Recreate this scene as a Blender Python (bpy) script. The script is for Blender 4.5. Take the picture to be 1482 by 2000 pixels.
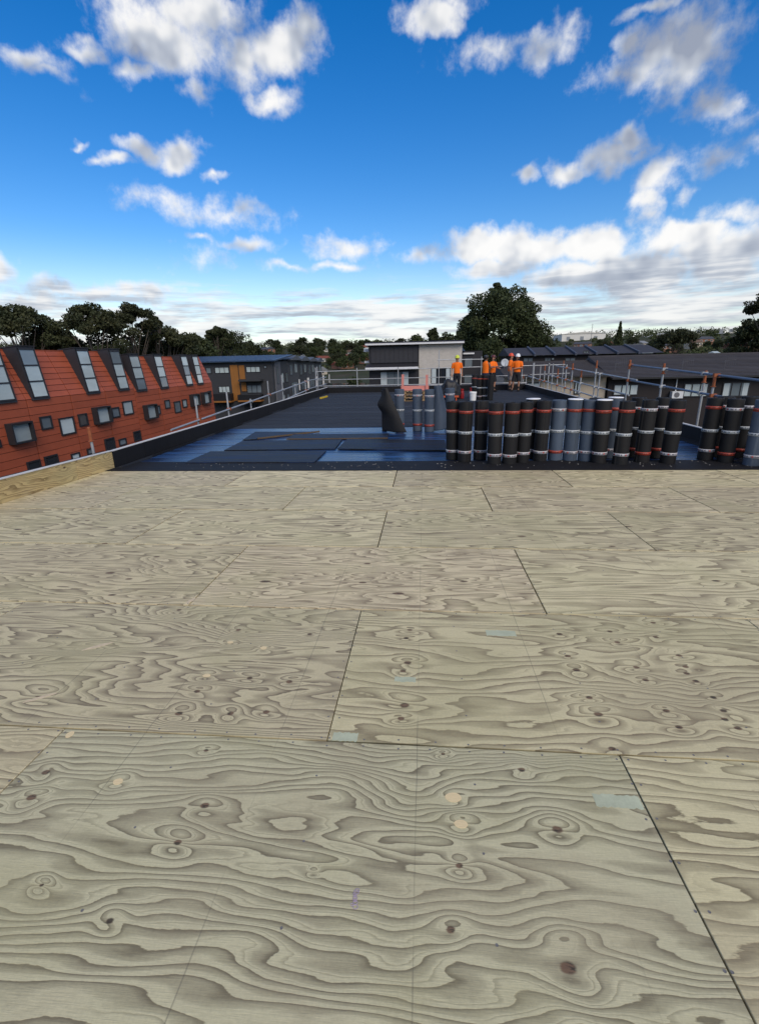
import bpy, bmesh, math, random
import numpy as np
from mathutils import Vector, Matrix, noise as mnoise

for o in list(bpy.data.objects):
    bpy.data.objects.remove(o)
scene = bpy.context.scene
COL = scene.collection
R = math.radians

# ------------------------------------------------------------------ camera
F, PITCH, ROLL, YAW, EYE = 948.7, .304, -.0228, .0946, 1.713
_cy, _sy = math.cos(YAW), math.sin(YAW)
FW = Vector((-_sy * math.cos(PITCH), _cy * math.cos(PITCH), -math.sin(PITCH)))
_rt = Vector((_cy, _sy, 0)); _up = _rt.cross(FW)
RT = _rt * math.cos(ROLL) + _up * math.sin(ROLL)
UP = -_rt * math.sin(ROLL) + _up * math.cos(ROLL)
CAM = Vector((0, 0, EYE))
cd = bpy.data.cameras.new('camera'); cam = bpy.data.objects.new('camera', cd); COL.objects.link(cam)
m3 = Matrix((RT, UP, -FW)).transposed()
cam.matrix_world = Matrix.Translation(CAM) @ m3.to_4x4()
cd.sensor_fit = 'VERTICAL'; cd.sensor_height = 36; cd.lens = 36 * F / 2000
cd.clip_start = .05; cd.clip_end = 6000
scene.camera = cam

# where a sight line of the photograph meets a known plane of the place
def ray(u, v): return FW + RT * ((u - 741) / F) - UP * ((v - 1000) / F)
def onZ(u, v, z=0.): d = ray(u, v); return CAM + d * ((z - EYE) / d.z)
def onY(u, v, y): d = ray(u, v); return CAM + d * (y / d.y)
def onX(u, v, x): d = ray(u, v); return CAM + d * (x / d.x)

# ------------------------------------------------------------------ node helper
class NG:
    def __init__(s, nt): s.nt = nt; s.n = nt.nodes; s.l = nt.links
    def new(s, t, **kw):
        nd = s.n.new(t)
        for k, v in kw.items(): setattr(nd, k, v)
        return nd
    def put(s, sock, val):
        if isinstance(val, bpy.types.NodeSocket): s.l.new(val, sock)
        elif val is not None: sock.default_value = val
    def m(s, op, a, b=None, c=None, clamp=False):
        nd = s.new('ShaderNodeMath', operation=op, use_clamp=clamp)
        s.put(nd.inputs[0], a)
        if b is not None: s.put(nd.inputs[1], b)
        if c is not None: s.put(nd.inputs[2], c)
        return nd.outputs[0]
    def vm(s, op, a, b=None, c=None):
        nd = s.new('ShaderNodeVectorMath', operation=op)
        s.put(nd.inputs[0], a)
        if b is not None: s.put(nd.inputs[1], b)
        if c is not None: s.put(nd.inputs[2], c)
        return nd.outputs['Value'] if op in ('LENGTH', 'DISTANCE', 'DOT_PRODUCT') else nd.outputs[0]
    def xyz(s, x=0., y=0., z=0.):
        nd = s.new('ShaderNodeCombineXYZ')
        for i, q in enumerate((x, y, z)): s.put(nd.inputs[i], q)
        return nd.outputs[0]
    def sep(s, v):
        nd = s.new('ShaderNodeSeparateXYZ'); s.put(nd.inputs[0], v); return nd.outputs
    def noise(s, vec, scale=5., detail=2., rough=.5, out='Fac', dist=0., dims='3D'):
        nd = s.new('ShaderNodeTexNoise', noise_dimensions=dims)
        s.put(nd.inputs['Vector'], vec); s.put(nd.inputs['Scale'], scale); s.put(nd.inputs['Detail'], detail)
        s.put(nd.inputs['Roughness'], rough); s.put(nd.inputs['Distortion'], dist)
        return nd.outputs[out]
    def sstep(s, x, a, b, lo=0., hi=1.):
        nd = s.new('ShaderNodeMapRange', interpolation_type='SMOOTHSTEP')
        s.put(nd.inputs[0], x); s.put(nd.inputs[1], a); s.put(nd.inputs[2], b); s.put(nd.inputs[3], lo); s.put(nd.inputs[4], hi)
        return nd.outputs[0]
    def lin(s, x, a, b, lo=0., hi=1.):
        nd = s.new('ShaderNodeMapRange')
        s.put(nd.inputs[0], x); s.put(nd.inputs[1], a); s.put(nd.inputs[2], b); s.put(nd.inputs[3], lo); s.put(nd.inputs[4], hi)
        return nd.outputs[0]
    def mix(s, fac, a, b, blend='MIX'):
        nd = s.new('ShaderNodeMix', data_type='RGBA', blend_type=blend)
        s.put(nd.inputs[0], fac)
        for sock, val in ((nd.inputs[6], a), (nd.inputs[7], b)):
            s.put(sock, (*val, 1) if isinstance(val, tuple) and len(val) == 3 else val)
        return nd.outputs[2]
    def ramp(s, fac, stops, interp='LINEAR'):
        nd = s.new('ShaderNodeValToRGB'); e = nd.color_ramp; e.interpolation = interp
        while len(e.elements) < len(stops): e.elements.new(.5)
        for q, (p, c) in zip(e.elements, stops):
            q.position = p; q.color = (*c, 1) if len(c) == 3 else c
        s.put(nd.inputs[0], fac); return nd.outputs[0]

# ------------------------------------------------------------------ world: sky with scattered cumulus and low streaks
SUN_AZ, SUN_EL = R(150), R(38)          # azimuth from +Y towards +X
sun_dir = Vector((math.sin(SUN_AZ) * math.cos(SUN_EL), math.cos(SUN_AZ) * math.cos(SUN_EL), math.sin(SUN_EL)))
world = bpy.data.worlds.new('World'); scene.world = world; world.use_nodes = True
wt = world.node_tree; wt.nodes.clear(); W = NG(wt)
sky = W.new('ShaderNodeTexSky', sky_type='NISHITA', sun_disc=False)
sky.sun_elevation = SUN_EL; sky.sun_rotation = SUN_AZ; sky.altitude = 20
sky.air_density = 1.0; sky.dust_density = .35; sky.ozone_density = 2.2
hs = W.new('ShaderNodeHueSaturation'); hs.inputs['Saturation'].default_value = 1.42; hs.inputs['Value'].default_value = 1.22; hs.inputs['Hue'].default_value = .509
wt.links.new(sky.outputs[0], hs.inputs['Color'])
bg1 = W.new('ShaderNodeBackground'); bg1.inputs[1].default_value = .115
wt.links.new(hs.outputs[0], bg1.inputs[0])

# the clouds: (bearing, height) of each heap read from the photograph, (u, v, half width, half height, weight)
CL = [(320,75,125,85,1.2),(395,25,120,60,1.1),(545,100,100,62,1.1),(600,70,50,55,.9),(255,145,55,30,.8),(535,192,62,30,.9),(395,180,38,28,.6),
      (470,115,70,60,.9),(275,30,60,45,.7),(150,100,55,20,.75),(60,120,75,26,.6),(100,145,50,18,.45),
      (845,30,65,48,1.1),(890,5,60,25,.6),(950,105,95,34,.55),(1065,95,85,45,.55),(1110,60,40,30,.4),
      (1330,105,125,95,1.1),(1255,75,52,45,1.1),(1375,205,60,45,.8),(1400,60,60,45,.7),(1290,0,110,18,.6),(1220,140,60,40,.4),
      (1228,268,44,44,1.2),(1195,312,80,42,1.05),(1115,337,38,30,1.1),(1035,338,40,24,.95),(1290,345,58,45,.9),(1262,400,34,45,.8),
      (1445,240,75,32,.4),(1410,300,95,26,.35),(1345,375,30,26,.5),
      (345,300,66,34,1.1),(258,290,44,26,.9),(205,308,40,15,.8),(155,267,18,10,.6),(420,340,20,10,.5),
      (330,395,95,34,.55),(430,415,130,32,.6),(400,465,25,11,.6),(490,480,66,18,.75),(670,482,80,22,.7),(665,518,66,14,.7),(560,520,60,10,.4),(390,512,50,22,.35),
      (940,475,100,36,1.55),(1040,485,110,44,1.55),(1160,478,110,50,1.65),(1250,535,130,72,1.65),(1400,505,140,75,1.65),(1340,465,110,44,1.45),
      (1130,540,150,40,1.25),(980,520,140,30,1.15),(830,495,90,20,.5),(1440,415,70,32,.6),(1480,470,70,50,1.0),
      (10,525,45,34,.9),(190,575,230,26,.8),(280,572,110,26,.8),(60,590,120,30,.8)]
cg = bpy.data.node_groups.new('cloud_density', 'ShaderNodeTree')
cg.interface.new_socket('P', in_out='INPUT', socket_type='NodeSocketVector')
cg.interface.new_socket('D', in_out='OUTPUT', socket_type='NodeSocketFloat')
G = NG(cg); gi = G.new('NodeGroupInput'); go = G.new('NodeGroupOutput')
P = gi.outputs[0]
wn = G.noise(P, 11., 2., .55, out='Color', dims='2D')
Pw = G.vm('MULTIPLY_ADD', G.vm('SUBTRACT', wn, (.5, .5, .5)), (.075, .05, 0), P)
wn2 = G.noise(P, 42., 2., .6, out='Color', dims='2D')
Pw = G.vm('MULTIPLY_ADD', G.vm('SUBTRACT', wn2, (.5, .5, .5)), (.014, .012, 0), Pw)
dens = None
for (u, v, a, b, w) in CL:
    d = ray(u, v).normalized(); az = math.atan2(d.x, d.y); el = math.asin(d.z)
    d2 = ray(u + a, v).normalized(); d3 = ray(u, v + b).normalized()
    ra = abs(math.atan2(d2.x, d2.y) - az); rb = abs(math.asin(d3.z) - el)
    q = G.vm('LENGTH', G.vm('MULTIPLY_ADD', Pw, (1 / ra, 1 / rb, 0), (-az / ra, -el / rb, 0)))
    f = G.m('MULTIPLY_ADD', q, -w, w)
    dens = f if dens is None else G.m('SMOOTH_MAX', dens, f, .12)
fb = G.noise(P, 24., 5., .62, dims='2D')
cum = G.m('MULTIPLY_ADD', G.m('SUBTRACT', fb, .5), 1.25, dens)
cum = G.sstep(cum, -.14, .80)
# low streaks close to the horizon, all the way round
sx = G.sep(Pw); sp0 = G.sep(P)
st = G.noise(G.xyz(G.m('MULTIPLY', sp0[0], 4.5), G.m('MULTIPLY', sp0[1], 46.), 3.1), 1.25, 4., .6, dims='2D')
band = G.m('MULTIPLY', G.sstep(sx[1], -.02, .035), G.sstep(sx[1], .17, .085))
stq = G.m('MULTIPLY', G.sstep(G.m('MULTIPLY_ADD', band, .34, st), .62, .90), G.m('MULTIPLY', band, .95))
# cumulus field over the rest of the dome, outside the photographed part
az0 = G.m('ABSOLUTE', G.m('ADD', sx[0], .08))
out = G.m('MAXIMUM', G.sstep(az0, .68, .80), G.sstep(sx[1], .52, .60))
gen = G.noise(P, 3.4, 5., .58, dims='2D')
genq = G.m('MULTIPLY', G.sstep(gen, .47, .62), out)
G.put(go.inputs[0], G.m('MAXIMUM', G.m('MAXIMUM', cum, stq), genq, clamp=True))

tc = W.new('ShaderNodeTexCoord'); dx = W.sep(tc.outputs['Generated'])
AZ = W.m('ARCTAN2', dx[0], dx[1]); EL = W.m('ARCSINE', W.m('MAXIMUM', W.m('MINIMUM', dx[2], .999), -.999))
PP = W.xyz(AZ, EL, 0.)
W.put(hs.inputs['Saturation'], W.sstep(EL, .0, .22, .92, 1.46))       # paler, hazier blue towards the horizon
def cd_at(vec):
    g = W.new('ShaderNodeGroup'); g.node_tree = cg; wt.links.new(vec, g.inputs[0]); return g.outputs[0]
D0 = cd_at(PP)
# relief: billows catch light on the side towards the sun, thick parts go grey
bl0 = W.noise(PP, 9., 3., .55, dims='2D'); bl1 = W.noise(W.vm('ADD', PP, (-.018, .032, 0)), 9., 3., .55, dims='2D')
lit = W.m('MULTIPLY_ADD', W.m('SUBTRACT', bl0, bl1), 2.0, W.m('MULTIPLY_ADD', W.m('MULTIPLY', D0, D0), -.10, .84))
for (u, v, a_, b_, w_) in ((1350, 130, 120, 105, .55), (1290, 585, 330, 36, .28), (420, 140, 200, 50, .12), (1440, 275, 110, 55, .2)):      # bellies in shade
    d = ray(u, v).normalized(); az, el = math.atan2(d.x, d.y), math.asin(d.z); ra, rb = a_ / F, b_ / F
    qv = W.vm('MULTIPLY_ADD', PP, (1 / ra, 1 / rb, 0), (-az / ra, -el / rb, 0))
    lit = W.m('SUBTRACT', lit, W.m('MULTIPLY', W.m('EXPONENT', W.m('MULTIPLY', W.vm('DOT_PRODUCT', qv, qv), -1.)), w_))
lit = W.m('MULTIPLY_ADD', W.m('SUBTRACT', W.noise(PP, 5., 3., .5, dims='2D'), .5), .55, lit, clamp=True)
bandw = W.m('MULTIPLY', W.sstep(EL, .17, .10), .85)
low = W.noise(W.xyz(W.m('MULTIPLY', AZ, 5.), W.m('MULTIPLY', EL, 48.), 0.), 1.1, 4., .6, dims='2D')
lit = W.m('ADD', W.m('MULTIPLY', lit, W.m('SUBTRACT', 1., bandw)), W.m('MULTIPLY', W.sstep(low, .30, .70, .26, .88), bandw), clamp=True)
ccol = W.ramp(lit, [(.2, (.33, .37, .46)), (.48, (.54, .58, .65)), (.76, (.88, .88, .88)), (1., (1., .985, .96))])
bg2 = W.new('ShaderNodeBackground'); bg2.inputs[1].default_value = .95
wt.links.new(ccol, bg2.inputs[0])
mxs = W.new('ShaderNodeMixShader'); W.put(mxs.inputs[0], W.m('MULTIPLY', D0, .96))
wt.links.new(bg1.outputs[0], mxs.inputs[1]); wt.links.new(bg2.outputs[0], mxs.inputs[2])
world.cycles.sampling_method = 'MANUAL'; world.cycles.sample_map_resolution = 256
wo = W.new('ShaderNodeOutputWorld'); wt.links.new(mxs.outputs[0], wo.inputs[0])

# the sun behind thin cloud
sl = bpy.data.lights.new('sun', 'SUN'); so = bpy.data.objects.new('sun', sl); COL.objects.link(so)
sl.energy = 2.3; sl.angle = R(38); sl.color = (1, .87, .70)
so.rotation_euler = sun_dir.to_track_quat('Z', 'Y').to_euler(); so.location = sun_dir * 60
vs = scene.view_settings; vs.view_transform = 'Standard'; vs.look = 'None'; vs.exposure = .1; vs.gamma = 1; vs.use_curve_mapping = False

# ------------------------------------------------------------------ building kit
def link(o, parent=None):
    COL.objects.link(o)
    if parent is not None: o.parent = parent
    return o
def thing(name, label, cat, loc=(0, 0, 0), group=None, rz=0.):
    o = bpy.data.objects.new(name, None); link(o); o.location = loc; o.rotation_euler.z = rz
    o['label'] = label; o['category'] = cat
    if group: o['group'] = group
    o.empty_display_size = .2
    return o
def tag(o, label, cat, group=None):
    o['label'] = label; o['category'] = cat
    if group: o['group'] = group
    return o
def base_of(o):
    p = Vector((0, 0, 0))
    while o is not None: p += o.location; o = o.parent
    return p
class MB:
    def __init__(s): s.v = []; s.f = []
    def add(s, vs, fs):
        n = len(s.v); s.v += [tuple(q) for q in vs]; s.f += [tuple(i + n for i in f) for f in fs]; return s
    def box(s, x0, y0, z0, x1, y1, z1):
        return s.add([(x0,y0,z0),(x1,y0,z0),(x1,y1,z0),(x0,y1,z0),(x0,y0,z1),(x1,y0,z1),(x1,y1,z1),(x0,y1,z1)],
                     [(0,3,2,1),(4,5,6,7),(0,1,5,4),(1,2,6,5),(2,3,7,6),(3,0,4,7)])
    def hexa(s, p):   # 8 corner points, bottom ring then top ring
        return s.add(p, [(0,3,2,1),(4,5,6,7),(0,1,5,4),(1,2,6,5),(2,3,7,6),(3,0,4,7)])
    def prism(s, poly, ext):
        n = len(poly); e = Vector(ext); a = [Vector(p) for p in poly]
        return s.add(a + [p + e for p in a], [tuple(range(n - 1, -1, -1)), tuple(range(n, 2 * n))] +
                     [(i, (i + 1) % n, n + (i + 1) % n, n + i) for i in range(n)])
    def tube(s, pts, r, n=8, cap=True):
        pts = [Vector(p) for p in pts]; rr = r if isinstance(r, (list, tuple)) else [r] * len(pts)
        ring = []; prev = None
        for i, p in enumerate(pts):
            t = (pts[min(i + 1, len(pts) - 1)] - pts[max(i - 1, 0)]).normalized()
            if prev is None:
                a = t.cross(Vector((0, 0, 1)))
                if a.length < .05: a = t.cross(Vector((1, 0, 0)))
            else: a = prev - t * prev.dot(t)
            a.normalize(); prev = a; b = t.cross(a)
            ring.append([p + (a * math.cos(2*math.pi*k/n) + b * math.sin(2*math.pi*k/n)) * rr[i] for k in range(n)])
        vs = [q for g in ring for q in g]; fs = []
        for i in range(len(pts) - 1):
            for k in range(n):
                fs.append((i*n + k, i*n + (k+1) % n, (i+1)*n + (k+1) % n, (i+1)*n + k))
        if cap: fs += [tuple(range(n - 1, -1, -1)), tuple(range((len(pts)-1)*n, len(pts)*n))]
        return s.add(vs, fs)
    def lathe(s, prof, n=20, c=(0, 0, 0)):
        vs = [(c[0] + r * math.cos(2*math.pi*k/n), c[1] + r * math.sin(2*math.pi*k/n), c[2] + z) for r, z in prof for k in range(n)]
        fs = [(i*n + k, i*n + (k+1) % n, (i+1)*n + (k+1) % n, (i+1)*n + k) for i in range(len(prof)-1) for k in range(n)]
        fs += [tuple(range(n - 1, -1, -1)), tuple(range((len(prof)-1)*n, len(prof)*n))]
        return s.add(vs, fs)
    def mesh(s, name, mat, off=(0, 0, 0), smooth=False):
        me = bpy.data.meshes.new(name); o = Vector(off)
        me.from_pydata([Vector(q) - o for q in s.v], [], s.f)
        if mat is not None: me.materials.append(mat)
        if smooth: me.shade_smooth() if smooth is True else me.shade_smooth()
        me.update(); return me
    def build(s, name, mat, parent=None, smooth=False, at=None):
        """at: own origin (world). Without it the origin is the parent's."""
        b = base_of(parent) if parent is not None else Vector((0, 0, 0))
        off = Vector(at) if at is not None else b
        o = bpy.data.objects.new(name, s.mesh(name, mat, off, smooth)); link(o, parent)
        o.location = off - b
        if smooth == 'edge':
            md = o.modifiers.new('e', 'EDGE_SPLIT'); md.split_angle = R(40)
        return o
def structure(o): o['kind'] = 'structure'; return o
def copy_tree(o, parent=None):
    c = o.copy(); link(c, parent)
    for ch in list(o.children): copy_tree(ch, c)
    return c

# ------------------------------------------------------------------ materials
MATS = {}
def pm(name, col, rough=.6, metal=0., var=.12, scale=6., bump=0., bscale=40., spec=.3, rnd=0., stretch=(1, 1, 1), col2=None):
    """painted / plain surface: base colour with soft mottling, roughness wear and optional relief"""
    if name in MATS: return MATS[name]
    mt = bpy.data.materials.new(name); mt.use_nodes = True; g = NG(mt.node_tree); g.n.clear()
    p = g.new('ShaderNodeBsdfPrincipled'); o = g.new('ShaderNodeOutputMaterial'); g.l.new(p.outputs[0], o.inputs[0])
    t = g.new('ShaderNodeTexCoord').outputs['Object']
    vec = g.vm('MULTIPLY', t, stretch)
    n1 = g.noise(vec, scale, 5., .6); n2 = g.noise(vec, scale * 7.3, 3., .6)
    k = g.m('ADD', g.m('MULTIPLY', g.m('SUBTRACT', n1, .5), 2 * var * 1.6), g.m('MULTIPLY', g.m('SUBTRACT', n2, .5), 2 * var * .7))
    if rnd:
        oi = g.new('ShaderNodeObjectInfo').outputs['Random']
        k = g.m('ADD', k, g.m('MULTIPLY', g.m('SUBTRACT', oi, .5), 2 * rnd))
    k = g.m('ADD', k, 1.)
    c2 = col2 or col
    base = g.mix(g.sstep(n1, .35, .65), col, c2)
    cc = g.vm('MULTIPLY', base, g.xyz(k, k, k))
    g.l.new(cc, p.inputs['Base Color'])
    g.put(p.inputs['Roughness'], g.m('ADD', g.m('MULTIPLY', g.m('SUBTRACT', n2, .5), .18), rough, clamp=True))
    p.inputs['Metallic'].default_value = metal; p.inputs['Specular IOR Level'].default_value = spec
    if bump:
        b = g.new('ShaderNodeBump'); b.inputs['Strength'].default_value = bump; b.inputs['Distance'].default_value = .01
        g.put(b.inputs['Height'], g.noise(vec, bscale, 4., .6)); g.l.new(b.outputs[0], p.inputs['Normal'])
    MATS[name] = mt; return mt

# plywood: rotary-cut veneer, bands are the contours of a slow field, eddying round the knots
def plywood(name, lo=(.57, .51, .335), hi=(.25, .205, .135), freq=15., amp=7.5, knots=(), auto=True, flat=False, seed=0., tint=.13):
    if name in MATS: return MATS[name]
    hi = tuple(.76 * c for c in hi)
    mt = bpy.data.materials.new(name); mt.use_nodes = True; g = NG(mt.node_tree); g.n.clear()
    p = g.new('ShaderNodeBsdfPrincipled'); o = g.new('ShaderNodeOutputMaterial'); g.l.new(p.outputs[0], o.inputs[0])
    t = g.new('ShaderNodeTexCoord').outputs['Object']
    oi = g.new('ShaderNodeObjectInfo').outputs['Random']
    if flat: # vertical panel: use (y, z)
        sp = g.sep(t); t = g.xyz(sp[1], sp[2], 0.)
    sp = g.sep(t); flat2 = g.xyz(sp[0], sp[1], 0.)
    q = g.vm('ADD', flat2, g.xyz(g.m('MULTIPLY', oi, 61.), g.m('MULTIPLY', oi, 37.), seed))
    y = sp[1]
    w = g.noise(g.vm('MULTIPLY', q, (.55, 2.5, 1.)), 1., 2.5, .5, dist=.5, dims='2D')
    w2 = g.noise(g.vm('MULTIPLY', q, (1.5, 9., 1.)), 1., 2., .5, dims='2D')
    ragged = g.noise(g.vm('MULTIPLY', q, (26., 90., 1.)), 1., 2., .6, dims='2D')
    frq = g.m('MULTIPLY_ADD', oi, freq * .3, freq * .85)
    f = g.m('MULTIPLY', y, frq)
    f = g.m('MULTIPLY_ADD', w, amp, f)
    f = g.m('MULTIPLY_ADD', w2, amp * .2, f)
    f = g.m('MULTIPLY_ADD', ragged, .13, f)
    dark = None; ringsum = None; plug = None
    def acc(a, b, op): return b if a is None else g.m(op, a, b)
    if auto:
        for (sx_, sy_, zz, thr) in ((1.15, 2.3, 4.7, .60), (.8, 1.7, 9.3, .68)):
            vo = g.new('ShaderNodeTexVoronoi', voronoi_dimensions='2D', feature='F1')
            g.put(vo.inputs['Vector'], g.vm('ADD', g.vm('MULTIPLY', q, (sx_, sy_, 1.)), (zz, zz * 1.7, 0)))
            vo.inputs['Scale'].default_value = 1.; vo.inputs['Randomness'].default_value = .95
            on = g.m('GREATER_THAN', g.sep(vo.outputs['Color'])[0], thr)
            dd = vo.outputs['Distance']
            bell = g.m('MULTIPLY', g.m('EXPONENT', g.m('MULTIPLY', g.m('MULTIPLY', dd, dd), -26.)), on)
            dy_ = g.sep(g.vm('SUBTRACT', g.vm('ADD', g.vm('MULTIPLY', q, (sx_, sy_, 1.)), (zz, zz * 1.7, 0)), vo.outputs['Position']))[1]
            ringsum = acc(ringsum, g.m('MULTIPLY', g.m('MULTIPLY', bell, dy_), -19.), 'ADD')
            dn = g.m('MULTIPLY_ADD', ragged, .02, dd)
            dark = acc(dark, g.m('MULTIPLY', g.sstep(dn, .052, .034), on), 'MAXIMUM')
    if knots:      # eddies and dark hearts stored on the sheet's own vertices (see knot_sheet)
        at = g.new('ShaderNodeAttribute'); at.attribute_name = 'eddy'; ringsum = acc(ringsum, at.outputs['Fac'], 'ADD')
        at = g.new('ShaderNodeAttribute'); at.attribute_name = 'heart'
        dark = acc(dark, g.sstep(g.m('MULTIPLY_ADD', g.m('SUBTRACT', ragged, .5), .5, at.outputs['Fac']), 1.08, .6), 'MAXIMUM')
    if ringsum is not None: f = g.m('ADD', f, ringsum)
    fr = g.m('FRACT', f)
    # early wood pale, late wood building up and ending in a crisp edge
    band = g.ramp(fr, [(0., (0, 0, 0)), (.38, (.03, .03, .03)), (.54, (.42, .42, .42)), (.76, (.58, .58, .58)), (.91, (.95, .95, .95)), (.965, (1, 1, 1)), (1., (0, 0, 0))])
    stg = g.sstep(g.noise(g.vm('MULTIPLY', q, (1.3, 4., 1.)), 1., 2., .5, dims='2D'), .25, .6, .80, 1.)
    fr3 = g.m('FRACT', g.m('MULTIPLY', f, 3.))      # finer growth rings between the strong ones
    fine = g.m('MULTIPLY', g.sstep(fr3, .55, .95), g.sstep(fr3, 1., .96))
    fine = g.m('MULTIPLY', fine, g.sstep(g.noise(g.vm('MULTIPLY', q, (1.1, 5., 1.)), 1., 2., .5, dims='2D'), .42, .62, .05, .42))
    bv = g.m('MAXIMUM', g.m('MULTIPLY', g.m('MULTIPLY', g.sep(band)[0], stg), .97), fine)
    col = g.mix(bv, lo, hi)
    # broad weathering: greenish treatment and grey-brown traffic dirt
    br = g.noise(g.vm('MULTIPLY', q, (1.1, 1.6, 1.)), 1., 4., .62, dims='2D')
    col = g.mix(g.sstep(br, .42, .72, 0., .42), col, (.35, .325, .19))
    col = g.mix(g.sstep(br, .52, .30, 0., .35), col, (.31, .265, .18))
    fibre = g.noise(g.vm('MULTIPLY', q, (14., 260., 1.)), 1., 2., .7, dims='2D')
    speck = g.noise(q, 90., 2., .7, dims='2D')
    k = g.m('ADD', g.m('MULTIPLY', g.m('SUBTRACT', fibre, .5), .30), g.m('MULTIPLY', g.m('SUBTRACT', speck, .5), .22))
    k = g.m('ADD', k, g.m('MULTIPLY', g.m('SUBTRACT', oi, .5), tint * 2))
    k = g.m('ADD', k, 1.)
    col = g.vm('MULTIPLY', col, g.xyz(k, k, k))
    if dark is not None:
        kc = g.mix(g.sstep(ragged, .42, .6), (.13, .075, .05), (.022, .015, .013))
        col = g.mix(g.m('MULTIPLY', dark, .9), col, kc)
    if not flat:
        # set-out lines snapped over the joists, carried across the sheets
        ps = g.sep(g.new('ShaderNodeNewGeometry').outputs['Position'])
        jx = g.m('MULTIPLY_ADD', g.noise(ps[1] and g.xyz(0., ps[1], 0.), 1.4, 2., .5), .012, ps[0])
        off = g.m('PINGPONG', g.m('ADD', jx, .015), .30)      # every 600 mm
        ln = g.sstep(off, .0030, .0012)
        brk = g.sstep(g.noise(g.vm('MULTIPLY', g.xyz(ps[0], ps[1], 0.), (2.2, 1.1, 1.)), 1., 3., .6), .40, .58)
        col = g.mix(g.m('MULTIPLY', g.m('MULTIPLY', ln, brk), .4), col, (.07, .065, .06))
    col = g.vm('MULTIPLY', col, (1.14, 1.105, 1.0))      # yellowed pine
    g.l.new(col, p.inputs['Base Color'])
    g.put(p.inputs['Roughness'], g.m('MULTIPLY_ADD', speck, .25, .55))
    p.inputs['Specular IOR Level'].default_value = .3
    b = g.new('ShaderNodeBump'); b.inputs['Strength'].default_value = .35; b.inputs['Distance'].default_value = .004
    g.put(b.inputs['Height'], g.m('ADD', g.m('MULTIPLY', bv, -.5), g.m('MULTIPLY', fibre, .5))); g.l.new(b.outputs[0], p.inputs['Normal'])
    MATS[name] = mt; return mt
# ------------------------------------------------------------------ terrain, water
def ss(a, b, x):
    t = min(1, max(0, (x - a) / (b - a))); return t * t * (3 - 2 * t)
def terrain(x, y):
    d = math.hypot(x, y)
    z = -9.5 + 33 * ss(260, 800, d) - 6 * ss(1000, 2500, d)
    z += 2.2 * ss(300, 500, d) * mnoise.noise(Vector((x * .006, y * .006, 1.3)))
    return z
def grass_mat():
    mt = bpy.data.materials.new('ground_green'); mt.use_nodes = True; g = NG(mt.node_tree)
    p = g.n['Principled BSDF']; t = g.new('ShaderNodeTexCoord').outputs['Object']
    n = g.noise(t, .03, 6., .6); n2 = g.noise(t, .8, 5., .7)
    c = g.ramp(n, [(.3, (.026, .032, .014)), (.5, (.036, .042, .018)), (.62, (.05, .044, .027)), (.75, (.075, .068, .05))])
    k = g.m('MULTIPLY_ADD', n2, .8, .6); g.l.new(g.vm('MULTIPLY', c, g.xyz(k, k, k)), p.inputs['Base Color'])
    p.inputs['Roughness'].default_value = .95; p.inputs['Specular IOR Level'].default_value = .15
    return mt
me = bpy.data.meshes.new('ground')
rad = [0, 30, 60, 100, 150, 200, 250, 300, 350, 400, 450, 500, 560, 620, 700, 800, 900, 1050, 1300, 1800, 2500, 4000]
NA = 96; vsx = [(0, 0, -9.5)]; fsx = []
for r_ in rad[1:]:
    for k in range(NA):
        a = 2 * math.pi * k / NA; x, y = r_ * math.sin(a), r_ * math.cos(a); vsx.append((x, y, terrain(x, y)))
for k in range(NA): fsx.append((0, 1 + (k + 1) % NA, 1 + k))
for i in range(len(rad) - 2):
    for k in range(NA):
        a, b = 1 + i * NA + k, 1 + i * NA + (k + 1) % NA; fsx.append((a, b, b + NA, a + NA))
me.from_pydata(vsx, [], fsx); me.materials.append(grass_mat()); me.shade_smooth()
structure(link(bpy.data.objects.new('ground', me)))
wm = bpy.data.materials.new('pond_water'); wm.use_nodes = True; g = NG(wm.node_tree); p = g.n['Principled BSDF']
p.inputs['Base Color'].default_value = (.03, .05, .06, 1); p.inputs['Roughness'].default_value = .06
b = g.new('ShaderNodeBump'); b.inputs['Strength'].default_value = .15
g.put(b.inputs['Height'], g.noise(g.new('ShaderNodeTexCoord').outputs['Object'], 1.2, 3., .6)); g.l.new(b.outputs[0], p.inputs['Normal'])
mb = MB(); n = 40; pts = []
for k in range(n):
    a = 2 * math.pi * k / n; q = 1 + .12 * math.sin(3 * a + 1) + .07 * math.sin(5 * a)
    pts.append((-40 + 17 * q * math.cos(a), 245 + 42 * q * math.sin(a), -9.42))
mb.add(pts, [tuple(range(n))]); structure(mb.build('pond_water', wm))
# lane between the buildings
lane = pm('asphalt', (.05, .05, .052), .9, var=.2, scale=.7)
mb = MB().box(-17, -30, -9.5, -9, 64, -9.46); structure(mb.build('lane', lane))

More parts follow.
